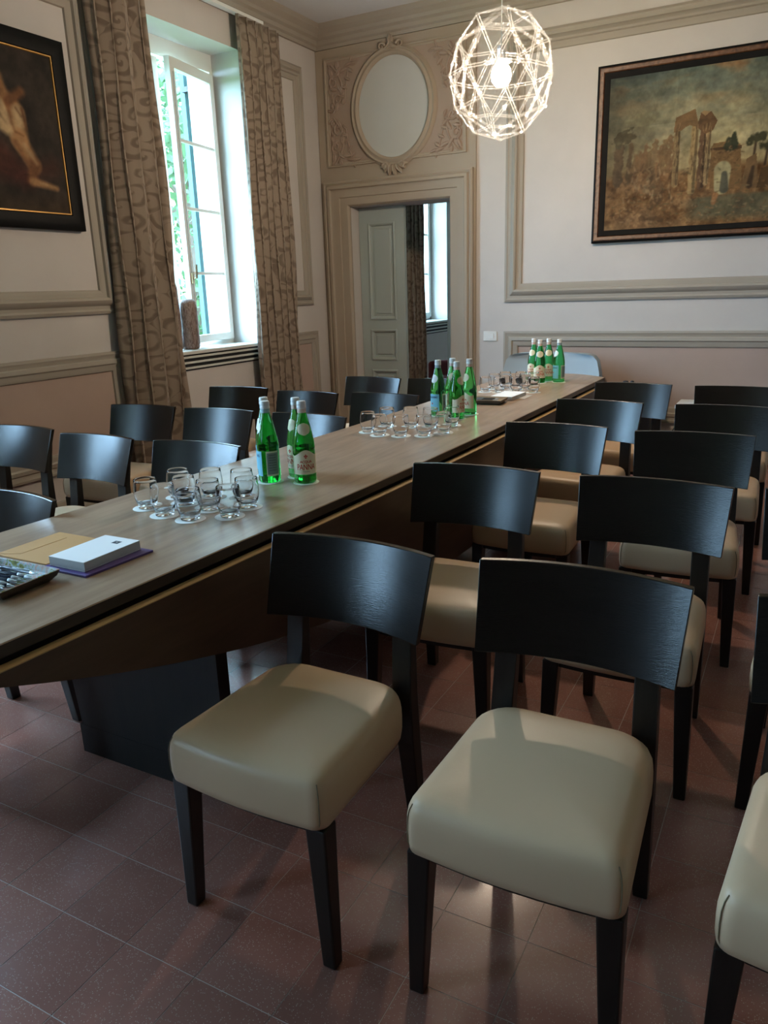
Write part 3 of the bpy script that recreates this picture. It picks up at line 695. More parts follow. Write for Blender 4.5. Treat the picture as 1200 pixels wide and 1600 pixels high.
c.cap((3.25, 2.28), (3.335, 2.15), .052, .042, sk, .03); c.cap((3.335, 2.15), (3.30, 2.06), .040, .026, dk, .03); c.cap((3.31, 2.06), (3.47, 2.035), .024, .014, sk, .02)
c.cap((3.205, 2.47), (3.225, 2.33), .012, .010, dk, .02, k=.7); c.cap((3.285, 2.25), (3.35, 2.16), .012, .010, lt, .02, k=.6); c.cap((3.225, 2.26), (3.30, 2.14), .014, .010, dk, .025, k=.7)
c.cap((3.235, 2.315), (3.285, 2.30), .006, .004, dk, .012, k=.7); c.cap((3.36, 2.055), (3.46, 2.040), .006, .004, lt, .012, k=.5); c.cap((3.26, 2.44), (3.29, 2.40), .005, .004, dk, .012, k=.7)
c.cap((3.15, 2.58), (3.17, 2.52), .05, .04, (170, 122, 80), .03); c.cap((3.10, 2.38), (3.19, 2.32), .04, .03, lt, .03); c.cap((2.7, 2.3), (2.95, 2.4), .12, .1, sk, .06, k=.8)
g6 = fbm(U, V, 30, 61); c.col = c.col*(0.80+0.28*(g6-0.5)+0.25*(n2-0.5))[..., None]
link('canvas', c.mesh('canvas', lf(XL+0.028)), fp)
pk = MB(); pk.box(XL+0.001, XL+0.026, GY0+0.01, GY1-0.01, GZ0+0.01, GZ1-0.01); obj('backing', pk, M['black_frame'], fp)

# ------------------------------------------------------------------ light switch
sw = thing('light_switch', 'white wall switch plate beside the door surround', 'switch', (-2.43, YB, 0.972))
obj('plate', MB().box(-0.062, 0.062, -0.010, 0, -0.042, 0.042), M['switch'], sw, bevel=0.004)
obj('rocker', MB().box(-0.034, 0.034, -0.014, -0.009, -0.022, 0.022), M['switch'], sw, bevel=0.002)

# ------------------------------------------------------------------ pendant
LP = Vector((-1.632, 4.5, 2.511))
pend = thing('pendant_lamp', 'faceted pendant lamp of clear rods around a glowing bulb', 'lamp', LP)
bm = bmesh.new(); bmesh.ops.create_icosphere(bm, subdivisions=2, radius=1.0)
bm.transform(Matrix.Rotation(0.25, 4, 'Z'))
RX, RZ = 0.287, 0.330
for e in bm.edges:
    a, b = [Vector((v.co.x*RX, v.co.y*RX, v.co.z*RZ)) for v in e.verts]
    d = b-a; side = d.cross((a+b)*0.5).normalized()*0.0065; ts = (0, 0.27, 0.28, 0.32, 0.33, 0.67, 0.68, 0.72, 0.73, 1); rr = (5, 5, 8, 8, 5, 5, 8, 8, 5, 5)
    for sg in (-1, 1):
        q = MB(); q.tube([a+side*sg+d*(0.03+0.94*t) for t in ts], [r*0.0007 for r in rr], 6)
        obj('rod', q, M['acrylic'], pend, smooth=True, angle=50)
for v in bm.verts:
    p = Vector((v.co.x*RX, v.co.y*RX, v.co.z*RZ)); q = MB(); q.lathe([(0.001, -0.010), (0.008, -0.007), (0.011, 0), (0.008, 0.007), (0.001, 0.010)], 8)
    obj('joint', q, M['acrylic'], pend, smooth=True, loc=p)
bm.free()
q = MB(); q.lathe([(0.002, -0.062), (0.03, -0.055), (0.05, -0.03), (0.055, 0), (0.048, 0.03), (0.03, 0.055), (0.018, 0.075)], 20); obj('bulb', q, M['bulb'], pend, smooth=True)
q = MB(); q.lathe([(0.018, 0.075), (0.022, 0.08), (0.022, 0.14), (0.012, 0.15)], 16); obj('socket', q, M['chrome'], pend, smooth=True)
q = MB(); q.tube([(0, 0, 0.15), (0, 0, ZC-LP.z-0.02)], 0.003, 6); obj('cord', q, M['white_paint'], pend, smooth=True)
q = MB(); q.lathe([(0.06, ZC-LP.z-0.025), (0.06, ZC-LP.z)], 20); obj('ceiling_rose', q, M['white_paint'], pend)

# ------------------------------------------------------------------ table
TZ = 0.745
def spline(pts, n=10):
    out = []
    for i in range(len(pts)-1):
        p0 = pts[max(i-1, 0)]; p1 = pts[i]; p2 = pts[i+1]; p3 = pts[min(i+2, len(pts)-1)]
        for k in range(n):
            t = k/n
            out.append(tuple(0.5*((2*b)+(-a+c_)*t+(2*a-5*b+4*c_-d)*t*t+(-a+3*b-3*c_+d)*t**3) for a, b, c_, d in zip(p0, p1, p2, p3)))
    out.append(tuple(pts[-1])); return out
REDGE = spline([(-1.350, 0.78), (-1.334, 1.05), (-1.262, 2.70), (-1.240, 4.2), (-1.228, 5.60)], 8)
LEDGE = spline([(-1.935, 5.52), (-1.935, 4.8), (-1.950, 3.33), (-2.004, 1.88), (-2.060, 0.78)], 8)
FAR = spline([(-1.228, 5.60), (-1.40, 5.735), (-1.58, 5.785), (-1.78, 5.70), (-1.935, 5.52)], 6)[1:-1]
NEAR = spline([(-2.060, 0.78), (-1.90, 0.66), (-1.70, 0.62), (-1.50, 0.67), (-1.350, 0.78)], 6)[1:-1]
outline = REDGE+FAR+LEDGE+NEAR
tab = thing('conference_table', 'long boat-shaped conference table with grey-brown oak top and dark apron', 'table')
def inset(poly, d):
    cx = sum(p[0] for p in poly)/len(poly); n = len(poly); out = []
    for i in range(n):
        a, b, c_ = Vector(poly[i-1]), Vector(poly[i]), Vector(poly[(i+1) % n])
        tv = (c_-a).normalized(); nrm = Vector((-tv.y, tv.x)); out.append(tuple(b+nrm*d))
    return out
tm = MB(); tm.loft([[(x, y, TZ-0.0025) for x, y in outline], [(x, y, TZ) for x, y in inset(outline, 0.0025)]], caps=True)
obj('tabletop', tm, M['top'], tab)
em = MB(); em.loft([[(x, y, TZ-0.030) for x, y in inset(outline, 0.001)], [(x, y, TZ-0.0026) for x, y in outline]], caps=True); obj('edge_band', em, M['edge'], tab)
rec = inset(outline, 0.06); obj('underframe', MB().prism(rec, TZ-0.075, TZ-0.030), M['slot'], tab)
def hull_z(y): u = min(1.0, abs((y-3.22)/2.47)); return 0.700-0.432*(1-u**2.3)
def apron(edge, sgn, name):
    mb = MB(); lo, li, ho, hi = [], [], [], []
    ys = [0.75+(5.69-0.75)*i/60 for i in range(61)]
    E2 = sorted(edge, key=lambda p: p[1])
    def ex(y): return float(np.interp(y, [p[1] for p in E2], [p[0] for p in E2]))
    for y in ys:
        x = ex(y); zb = min(hull_z(y), 0.699)
        lo.append((x+sgn*0.026, y, zb)); li.append((x-sgn*0.002, y, zb)); ho.append((x+sgn*0.026, y, 0.699)); hi.append((x-sgn*0.002, y, 0.699))
    mb.loft([[a, b, c_, d] for a, b, c_, d in zip(li, lo, ho, hi)], caps=True)
    obj('apron', mb, M['apron'], tab)
    lm = MB(); lm.loft([[(x_, y_, 0.699), (x2, y2, 0.699), (x2, y2, 0.7015), (x_, y_, 0.7015)] for (x_, y_, _), (x2, y2, _) in zip(hi, ho)], caps=True)
    obj('ledge', lm, M['ledge'], tab)
apron(REDGE, 1, 'apron'); apron([(x+0.05, y) for x, y in LEDGE], -1, 'apron')
for yy, sg in ((1.43, 1), (5.02, -1)):
    a, b = (yy, yy+0.045) if sg > 0 else (yy-0.045, yy)
    xl, xr = (-1.94, -1.312) if sg > 0 else (-1.87, -1.262)
    q = MB(); q.add([(xl+0.045, a, 0.10), (xr, a, 0.10), (xr, b, 0.10), (xl+0.045, b, 0.10), (xl-0.02, a, 0.699), (xr-0.0, a, 0.699), (xr, b, 0.699), (xl-0.02, b, 0.699)],
                     [(3, 2, 1, 0), (4, 5, 6, 7), (0, 1, 5, 4), (1, 2, 6, 5), (2, 3, 7, 6), (3, 0, 4, 7)]); obj('pedestal', q, M['base_wood'], tab)
    obj('plinth', MB().box(xl+0.034, xr+0.001, a-0.001, b+0.001, 0.0, 0.10), M['base_wood'], tab)
    q = MB(); q.box(-1.66, -1.60, b if sg > 0 else a-0.9, b+0.9 if sg > 0 else a, 0.40, 0.66); obj('spine', q, M['wenge'], tab)

# ------------------------------------------------------------------ chairs
def seat_outline(k, z):
    """rounded trapezoid, front edge gently bowed"""
    pts = []
    def corner(cx, cy, r, a0, a1, n=6):
        for i in range(n+1):
            a = a0+(a1-a0)*i/n; pts.append((cx+r*math.cos(a), cy+r*math.sin(a)))
    fw, rw, yf, yr = 0.209, 0.196, -0.032, 0.405
    corner(fw-0.032, yf+0.032, 0.032, -PI/2, -0.05); corner(rw-0.085, yr-0.085, 0.085, 0.05, PI/2)
    corner(-(rw-0.085), yr-0.085, 0.085, PI/2, PI-0.05); corner(-(fw-0.032), yf+0.032, 0.032, PI+0.05, 1.5*PI)
    n = 6; a, b = pts[-1], pts[0]
    for i in range(1, n): t = i/n; pts.append((a[0]+(b[0]-a[0])*t, a[1]+(b[1]-a[1])*t-0.010*math.sin(PI*t)))
    cx, cy = 0, 0.175
    return [(cx+(x-cx)*k, cy+(y-cy)*k, z) for x, y in pts]
def leg_loft(secs):
    return MB().loft([[(x-w/2, y-d/2, z), (x+w/2, y-d/2, z), (x+w/2, y+d/2, z), (x-w/2, y+d/2, z)] for x, y, z, w, d in secs])
def make_chair(loc, rz, label, group):
    r = thing('dining_chair', label, 'chair', loc, rz, group)
    q = MB(); q.loft([seat_outline(k, z) for k, z in ((0.955, 0.352), (0.985, 0.357), (0.998, 0.375), (1.0, 0.405), (0.997, 0.428), (0.985, 0.446), (0.96, 0.459), (0.92, 0.467), (0.83, 0.473), (0.65, 0.477), (0.40, 0.479), (0.12, 0.480))])
    obj('seat', q, M['seat'], r, smooth=True, angle=60)
    q = MB(); q.loft([seat_outline(0.88, 0.332), seat_outline(0.88, 0.354)]); obj('seat_frame', q, M['wenge_leg'], r)
    for s in (-1, 1):
        q = MB(); q.tube([(s*0.1935, -0.0185, 0.355), (s*0.1995, -0.0235, 0.376), (s*0.2005, -0.0245, 0.405), (s*0.1995, -0.0235, 0.430), (s*0.1965, -0.0205, 0.447), (s*0.1915, -0.0155, 0.459)], 0.0012, 5); obj('seam', q, M['seam'], r, smooth=True)
    for s in (-1, 1):
        obj('leg', leg_loft([(s*0.194, 0.0, 0.0, 0.032, 0.032), (s*0.1815, 0.004, 0.352, 0.048, 0.046)]), M['wenge_leg'], r, bevel=0.004)
    for s in (-1, 1):
        obj('leg', leg_loft([(s*0.172, 0.462, 0.0, 0.034, 0.034), (s*0.166, 0.430, 0.30, 0.046, 0.042), (s*0.161, 0.424, 0.44, 0.052, 0.040), (s*0.157, 0.434, 0.585, 0.052, 0.030), (s*0.153, 0.472, 0.715, 0.046, 0.018)]), M['wenge_leg'], r, bevel=0.003)
    q = MB(); rings = []; nx = 20; th = 0.018
    for i in range(nx+1):
        t = -1+2*i/nx; ring = []
        for (zt, yt, w) in ((0.591, 0.373, 0.437), (0.793, 0.438, 0.462)):
            x = t*w/2; y = yt+0.042*(1-t*t)+0.004; ring.append((x, y, zt))
        tx = 2*0.042*t/0.225; nrm = Vector((tx, 1)).normalized()
        b0 = (ring[0][0]+nrm.x*th*0.2, ring[0][1]+th, ring[0][2]); b1 = (ring[1][0]+nrm.x*th*0.2, ring[1][1]+th, ring[1][2])
        rings.append([ring[0], ring[1], b1, b0])
    q.loft(rings); obj('backrest', q, M['wenge'], r, smooth=True, angle=30, bevel=0.002)
    return r
poses = [  # x, y, yaw(deg), row, column, side
 (-0.952, 1.097, -0.8, 1, 1, 'room'), (-0.372, 1.127, 0.6, 1, 2, 'room'), (0.180, 1.132, -3.0, 1, 3, 'room'),
 (-0.949, 1.988, 2.0, 2, 1, 'room'), (-0.369, 2.004, 0.2, 2, 2, 'room'), (0.175, 2.035, 0.0, 2, 3, 'room'),
 (-0.949, 2.901, -1.0, 3, 1, 'room'), (-0.331, 2.871, 3.6, 3, 2, 'room'),
 (-0.968, 3.672, -5.3, 4, 1, 'room'), (-0.311, 3.662, 0.0, 4, 2, 'room'),
 (-0.922, 4.453, -2.5, 5, 1, 'room'), (-0.312, 4.430, 0.0, 5, 2, 'room'),
 (-2.250, 1.098, 0.0, 1, 1, 'window'),
 (-2.225, 1.999, 1.5, 2, 1, 'window'), (-2.810, 1.975, -0.2, 2, 2, 'window'), (-3.392, 2.027, 0.0, 2, 3, 'window'),
 (-2.215, 2.798, -3.0, 3, 1, 'window'), (-2.769, 2.800, 1.7, 3, 2, 'window'), (-3.300, 2.794, 4.4, 3, 3, 'window'),
 (-2.205, 3.611, -2.4, 4, 1, 'window'), (-2.729, 3.566, -2.5, 4, 2, 'window'), (-3.282, 3.644, 4.1, 4, 3, 'window'),
 (-2.175, 4.379, 0.0, 5, 1, 'window'), (-2.725, 4.381, -4.7, 5, 2, 'window'),
]
ROW = {1: 'first', 2: 'second', 3: 'third', 4: 'fourth', 5: 'fifth'}
COL = {1: 'beside the table', 2: 'second out from the table', 3: 'third out from the table'}
SIDE = {'room': 'open-room side', 'window': 'window side'}
ch0 = None
for x, y, a, rw, cl, sd in poses:
    lab = f'dark wood chair in the {ROW[rw]} row, {COL[cl]}, {SIDE[sd]}'
    grp = 'chairs in rows on the ' + SIDE[sd]
    if ch0 is None: ch0 = make_chair((x, y, 0), math.radians(a), lab, grp)
    else: dup(ch0, (x, y, 0), math.radians(a), lab, grp)

# ------------------------------------------------------------------ bottles
CT = TZ+0.0016      # top of a coaster
def arc_patch(R, a0, a1, zlo, zhi, n=20, m=1):
    mb = MB(); rings = []
    for i in range(n+1):
        a = a0+(a1-a0)*i/n; z0 = zlo(a) if callable(zlo) else zlo; z1_ = zhi(a) if callable(zhi) else zhi
        rings.append([((R(z0+(z1_-z0)*k/m) if callable(R) else R)*math.cos(a), (R(z0+(z1_-z0)*k/m) if callable(R) else R)*math.sin(a), z0+(z1_-z0)*k/m) for k in range(m+1)])
    return mb.loft(rings, caps=False, closed=False)
dg = None
def text_mesh(txt, size, R, zc, ang=0.0, vertical=False, squash=1.0):
    cu = bpy.data.curves.new('lettering', 'FONT'); cu.body = txt; cu.size = size; cu.align_x = 'CENTER'; cu.align_y = 'CENTER'; cu.offset = 0.0004 if size > 0.01 else 0
    o = bpy.data.objects.new('lettering', cu); C.objects.link(o)
    me = bpy.data.meshes.new_from_object(o.evaluated_get(bpy.context.evaluated_depsgraph_get()))
    bpy.data.objects.remove(o)
    for v in me.vertices:
        x, y = v.co.x*squash, v.co.y
        if vertical: x, y = -y, x
        a = ang+x/R; v.co = (R*math.cos(a), R*math.sin(a), zc+y)
    return me
BP = [(0.034, 0), (0.0385, 0.004), (0.0395, 0.012), (0.0395, 0.112), (0.0390, 0.120), (0.0398, 0.124), (0.0396, 0.130), (0.0375, 0.150), (0.0325, 0.178), (0.0260, 0.207), (0.0195, 0.232), (0.0158, 0.246), (0.0145, 0.256), (0.0145, 0.272)]
def rad(z): return float(np.interp(z, [p[1] for p in BP], [p[0] for p in BP]))
def make_bottle(kind):
    r = thing('water_bottle', '', 'bottle', (0, 0, 0), 0, 'green glass water bottles')
    q = MB(); q.lathe([(0.002, 0.003), (0.02, 0.003)]+BP, 32); obj('bottle_body', q, M['green_glass'], r, smooth=True, angle=50)
    q = MB(); q.lathe([(0.0152, 0.262), (0.0165, 0.263), (0.0168, 0.270), (0.0158, 0.2715), (0.0158, 0.2735), (0.0163, 0.275), (0.0160, 0.284), (0.0145, 0.288), (0.004, 0.289)], 24); obj('cap', q, M['white_cap'], r, smooth=True, angle=40)
    q = MB(); q.lathe([(0.0152, 0.262), (0.0152, 0.254), (0.0158, 0.248)], 24, caps=False); obj('neck_band', q, M['band_pink'] if kind == 'cream' else M['band_blue'], r, smooth=True)
    rr = MB()
    grid = []
    for i in range(9):
        zz = 0.193+0.021*(-1+2*i/8); hw = 0.84*math.sqrt(max(0.02, 1-(-1+2*i/8)**2))*(1+0.15*(-1+2*i/8))
        R_ = rad(zz)+0.0007; grid.append([(R_*math.cos(hw*t), R_*math.sin(hw*t), zz) for t in [-1+2*j/8 for j in range(9)]])
    rr.loft(grid, caps=False, closed=False)
    if kind == 'cream':
        ne = obj('neck_label', rr, M['label_cream'], r, smooth=True)
        sm = MB()
        R0 = rad(0.193)+0.0014
        for k in range(8):
            a = 2*PI*k/8; sm.tube([(R0*math.cos(0.12*math.cos(a)), R0*math.sin(0.12*math.cos(a)), 0.193+0.004*math.sin(a)), (R0*math.cos(0.2*math.cos(a)), R0*math.sin(0.2*math.cos(a)), 0.193+0.0065*math.sin(a))], 0.0006, 4)
        e = obj('emblem', sm, M['band_pink'], ne); e['kind'] = 'stuff'
        hi = lambda a: 0.100+0.021*0.5*(1+math.cos(max(-PI, min(PI, a*2.6)))) if abs(a) < PI/2.6 else 0.100+0.012*(abs(a)-PI/2.6)
        fl = obj('front_label', arc_patch(0.0400, -1.50, 1.50, 0.034, hi, 40), M['label_cream'], r, smooth=True)
        link('lettering', text_mesh('PANNA', 0.0290, 0.0404, 0.0600, squash=0.70), fl).data.materials.append(M['ink_red'])
        link('lettering', text_mesh('ACQUA', 0.0120, 0.0404, 0.0795), fl).data.materials.append(M['ink_red'])
        link('lettering', text_mesh('TOSCANA', 0.0055, 0.0404, 0.0445), fl).data.materials.append(M['ink_grey'])
        fm = MB()      # small red lily emblem
        def pt(x, z): return (0.0404*math.cos(x/0.0404), 0.0404*math.sin(x/0.0404), z+0.0175)
        for poly in ([(0, 0.078), (0.0028, 0.084), (0, 0.0905), (-0.0028, 0.084)], [(0.001, 0.079), (0.0062, 0.0795), (0.0068, 0.0845), (0.0042, 0.0848)], [(-0.001, 0.079), (-0.0062, 0.0795), (-0.0068, 0.0845), (-0.0042, 0.0848)], [(-0.004, 0.0765), (0.004, 0.0765), (0.004, 0.0782), (-0.004, 0.0782)], [(-0.0014, 0.0735), (0.0014, 0.0735), (0.0022, 0.077), (-0.0022, 0.077)]):
            fm.add([pt(x, z) for x, z in poly], [tuple(range(len(poly)))])
        e = obj('emblem', fm, M['ink_red'], fl); e['kind'] = 'stuff'
        obj('back_label', arc_patch(0.0400, PI-0.55, PI+0.55, 0.036, 0.098, 14), M['label_cream'], r, smooth=True)
    else:
        fl = obj('front_label', arc_patch(0.0400, -1.0, 1.0, 0.026, 0.115, 24), M['label_blue'], r, smooth=True)
        link('lettering', text_mesh('S.PELLEGRINO', 0.0125, 0.0404, 0.098, squash=0.80), fl).data.materials.append(M['ink_navy'])
        st = MB(); pts = []
        for k in range(10):
            a = PI/2+k*PI/5; rr_ = 0.0075 if k % 2 == 0 else 0.003; pts.append((0.0404*math.cos(rr_*math.cos(a)/0.04), 0.0404*math.sin(rr_*math.cos(a)/0.04), 0.066+rr_*math.sin(a)))
        st.add(pts, [tuple(range(10))]); obj('star', st, M['ink_red'], fl)
        bl = obj('back_label', arc_patch(0.0400, 2.02-0.60, 2.02+0.60, 0.026, 0.115, 16), M['label_border'], r, smooth=True)
        obj('label_field', arc_patch(0.0402, 2.02-0.52, 2.02+0.52, 0.032, 0.109, 16), M['label_grey'], bl, smooth=True)
        ln = MB()
        for k in range(7): ln.loft([[(0.0405*math.cos(a), 0.0405*math.sin(a), z) for z in (0.100-0.0090*k, 0.1018-0.0090*k)] for a in [2.02-0.38+0.70*i/6 for i in range(7)]], caps=False, closed=False)
        e = obj('small_print', ln, M['ink_grey'], bl); e['kind'] = 'stuff'
        obj('neck_label', rr, M['white_cap'], r, smooth=True)
    return r
b_cream, b_blue = make_bottle('cream'), make_bottle('blue')
used = set()
coaster_me = MB().lathe([(0.046, 0), (0.0465, 0.0007), (0.046, 0.0014)], 28).mesh('coaster', M['coaster'], smooth=True, angle=30)
def coaster(x, y, label, group): tag(link('coaster', coaster_me, None, (x, y, TZ+0.0001)), label, 'coaster', group)
bottles = [
 ('blue', -1.645, 2.168, -95, 'blue-labelled green water bottle in front of its twin, near the rounded tumblers'),
 ('blue', -1.712, 2.250, -60, 'blue-labelled green water bottle mostly hidden behind its twin'),
 ('cream', -1.518, 2.207, 7, 'green water bottle with cream label and red lettering fully facing out'),
 ('cream', -1.590, 2.275, -50, 'cream-labelled green bottle half hidden behind its cream-labelled twin'),
 ('blue', -1.671, 3.700, -50, 'blue-labelled green bottle of the middle four, nearest the window'),
 ('cream', -1.634, 3.806, 0, 'cream-labelled green bottle at the back of the middle four'),
 ('cream', -1.538, 3.635, 52, 'cream-labelled green bottle at the front of the middle four'),
 ('cream', -1.531, 3.788, -52, 'cream-labelled green bottle of the middle four, nearest the open-room side'),
 ('cream', -1.660, 5.300, -30, 'cream-labelled bottle of the far four, nearest the window'),
 ('cream', -1.579, 5.184, 0, 'cream-labelled bottle at the front of the far four'),
 ('cream', -1.553, 5.300, 0, 'cream-labelled bottle with its round neck label facing out, far four'),
 ('blue', -1.464, 5.248, -60, 'blue-labelled bottle of the far four, at the end of the table'),
]
for kind, x, y, phi, lab in bottles:
    src = b_cream if kind == 'cream' else b_blue
    rz = math.atan2(-y, -x)+math.radians(phi)
    if kind not in used: used.add(kind); src.location = (x, y, CT); src.rotation_euler = (0, 0, rz); src['label'] = lab
    else: dup(src, (x, y, CT), rz, lab)
    coaster(x+0.004, y-0.003, 'paper coaster under the '+lab.replace('green water ', '').replace(' fully facing out', '').replace('with its round neck label facing out, ','with round neck label, '), 'paper coasters under the bottles')

# ------------------------------------------------------------------ tumblers
def make_glass():
    r = thing('tumbler', '', 'glass', (0, 0, 0))
    q = MB(); q.lathe([(0.0290, 0.012), (0.0335, 0.024), (0.0375, 0.040), (0.0388, 0.052), (0.0382, 0.066), (0.0358, 0.086), (0.0350, 0.0945), (0.0345, 0.0953), (0.0340, 0.0945), (0.0348, 0.086), (0.0372, 0.066), (0.0378, 0.052), (0.0364, 0.040), (0.0318, 0.025), (0.021, 0.0155), (0.002, 0.0150)], 32, caps=False); obj('bowl', q, M['glass'], r, smooth=True, angle=60)
    q = MB(); q.lathe([(0.026, 0.0), (0.0280, 0.001), (0.0288, 0.005), (0.0290, 0.0118), (0.024, 0.0118)], 32); obj('base', q, M['glass_base'], r, smooth=True, angle=50)
    return r
g0 = make_glass(); first = True
clusters = [
 ('cluster by the notepads', 'near tumblers', [(-1.693, 1.685), (-1.585, 1.680), (-1.492, 1.752), (-1.807, 1.727), (-1.505, 1.858), (-1.712, 1.798), (-1.604, 1.790), (-1.696, 1.911), (-1.800, 1.868), (-1.592, 1.945)]),
 ('cluster beside the middle bottles', 'middle tumblers', [(-1.696, 3.092), (-1.593, 3.107), (-1.495, 3.149), (-1.438, 3.240), (-1.787, 3.146), (-1.762, 3.290), (-1.655, 3.336), (-1.552, 3.345), (-1.478, 3.430)]),
 ('cluster by the far bottles', 'far tumblers', [(-1.765, 4.640), (-1.671, 4.640), (-1.466, 4.692), (-1.768, 4.810), (-1.735, 4.930), (-1.636, 4.960), (-1.637, 4.845), (-1.545, 4.945), (-1.567, 4.665), (-1.555, 4.790), (-1.668, 4.745)]),
]
ORD = ['first', 'second', 'third', 'fourth', 'fifth', 'sixth']
for cname, grp, pts in clusters:
    srt = sorted(pts, key=lambda p: math.hypot(*p)); k = (len(srt)+2)//3
    for ri, rname in enumerate(('front', 'middle', 'rear')):
        row = sorted(srt[ri*k:(ri+1)*k])
        for ci, (x, y) in enumerate(row):
            where = f'{cname}, {rname} row, {ORD[ci]} from the window'
            lab = 'clear tumbler in the '+where
            if first: g0.location = (x, y, CT); g0['label'] = lab; g0['group'] = grp; first = False
            else: dup(g0, (x, y, CT), random.uniform(0, 6), lab, grp)
            coaster(x, y, 'paper coaster under tumbler, '+where, 'paper coasters under the '+grp)

# ------------------------------------------------------------------ stationery
def slab(pts, z0, z1): return MB().prism(pts, z0, z1)
o = tag(obj('booklet', slab([(-1.640, 1.190), (-1.480, 1.190), (-1.469, 1.405), (-1.629, 1.405)], TZ+0.0002, TZ+0.006), M['purple'], bevel=0.001), 'purple booklet lying under the white notepads', 'booklet')
for k, (z0, z1, lab) in enumerate(((0.7514, 0.7545, 'thin white notepad under the thick one on the purple booklet'), (0.7547, 0.7770, 'thick white notepad with dark square logo on the purple booklet'))):
    r = thing('notepad', lab, 'notepad', (-1.564, 1.299, 0), 0.01*k, 'notepads on the near end of the table')
    q = MB(); q.box(-0.0625, 0.0625, -0.093, 0.093, z0, z1-0.0012); obj('page_block', q, M['paper_edge'], r)
    obj('cover', MB().box(-0.0628, 0.0628, -0.0933, 0.0933, z1-0.0012, z1), M['paper'], r)
    if k:
        lg = obj('logo', MB().box(0.006, 0.028, 0.048, 0.066, z1, z1+0.0003), M['logo_grey'], r)
        obj('mark', MB().box(0.014, 0.020, 0.056, 0.060, z1+0.0003, z1+0.0005), M['paper_edge'], r); 
q = slab([(-1.856, 1.215), (-1.856, 1.425), (-1.655, 1.425), (-1.655, 1.215)], TZ+0.0002, TZ+0.0022)
env = thing('envelope', 'brown kraft envelope lying beside the white notepads', 'envelope')
obj('sheet', q, M['kraft'], env); obj('flap', slab([(-1.852, 1.219), (-1.852, 1.421), (-1.79, 1.395), (-1.79, 1.245)], TZ+0.0023, TZ+0.0029), M['kraft'], env)
def tray(loc, rz, w, d, label, mprint, n, pen_label, grp, barrel):
    r = thing('pen_tray', label, 'tray', loc, rz)
    prof = [(0.012, 0.0), (0.0, 0.012), (-0.006, 0.026), (-0.004, 0.028), (0.004, 0.014), (0.016, 0.004)]
    q = MB(); rings = []
    for ins, z in prof: rings.append([(-w/2+ins, -d/2+ins, z), (w/2-ins, -d/2+ins, z), (w/2-ins, d/2-ins, z), (-w/2+ins, d/2-ins, z)])
    q.loft(rings[:3], 1, caps=False); q.loft(rings[2:], 0, caps=False); q.add(rings[0], [(3, 2, 1, 0)], 1); q.add(rings[-1], [(0, 1, 2, 3)], 0); obj('dish', q, [mprint, M['tray_under']], r, bevel=0.001)
    rnd = random.Random(n); placed = 0
    pm = MB(); pm.lathe([(0.001, 0), (0.0035, 0.008), (0.0048, 0.016), (0.0052, 0.11), (0.0045, 0.128), (0.0025, 0.131)], 8)
    barrel_me = pm.mesh('barrel', barrel, True); tp = MB(); tp.lathe([(0.0008, -0.004), (0.0018, 0.001), (0.0037, 0.0085), (0.0049, 0.0165), (0.0049, 0.020)], 8); tip_me = tp.mesh('tip', M['pen_tip'], True)
    cp = MB(); cp.box(0.0045, 0.007, -0.0016, 0.0016, 0.085, 0.128); clip_me = cp.mesh('clip', M['pen_tip'])
    c, s = math.cos(rz), math.sin(rz)
    for k in range(n):
        row = k % 2; t = (k//2)/max(1, (n//2-1)) if n > 3 else k/3
        lx = -0.005+rnd.uniform(-0.012, 0.012); ly = (-d/2+0.028)+(d-0.056)*(k/(n-1)); lz = 0.0105+(0.0105 if k % 2 else 0.0)
        a = rnd.uniform(-0.10, 0.10)+(0.12 if row else -0.05)
        p = thing('pen', f'{pen_label}, {ORDN[k]} from the open-room side', 'pen', (0, 0, 0), 0, grp)
        # pen axis along local +z laid down to point along the tray's length
        p.location = (loc[0]+c*(lx+0.065)-s*ly, loc[1]+s*(lx+0.065)+c*ly, loc[2]+lz-0.0005)
        p.rotation_euler = (0, -PI/2, rz+a)
        link('barrel', barrel_me, p); link('tip', tip_me, p); link('clip', clip_me, p)
ORDN = ['first', 'second', 'third', 'fourth', 'fifth', 'sixth', 'seventh', 'eighth', 'ninth', 'tenth', 'eleventh', 'twelfth', 'thirteenth', 'fourteenth']
tray((-1.640, 1.075, TZ+0.0003), 0.02, 0.21, 0.155, 'printed rectangular tray of navy pens on the near end of the table', M['tray_print'], 12, 'navy pen in the printed tray', 'navy pens in the tray', M['pen_navy'])
tray((-1.580, 4.190, TZ+0.0003), 0.08, 0.19, 0.15, 'small tan tray of black pens beside the far notepad', M['tan_tray'], 6, 'black pen in the tan tray', 'black pens in the far tray', M['black'])
r = thing('notepad', 'white notepad block beside the far tumblers', 'notepad', (-1.536, 4.430, 0), -0.03, 'notepads on the table')
obj('page_block', MB().box(-0.066, 0.066, -0.125, 0.115, TZ+0.0002, TZ+0.0225), M['paper_edge'], r); obj('cover', MB().box(-0.0663, 0.0663, -0.1253, 0.1153, TZ+0.0225, TZ+0.0240), M['paper'], r)
tag(obj('leaflet', MB().box(-1.468, -1.428, 4.40, 4.555, TZ+0.0002, TZ+0.002), M['paper_edge']), 'grey leaflet beside the far white notepad', 'leaflet')

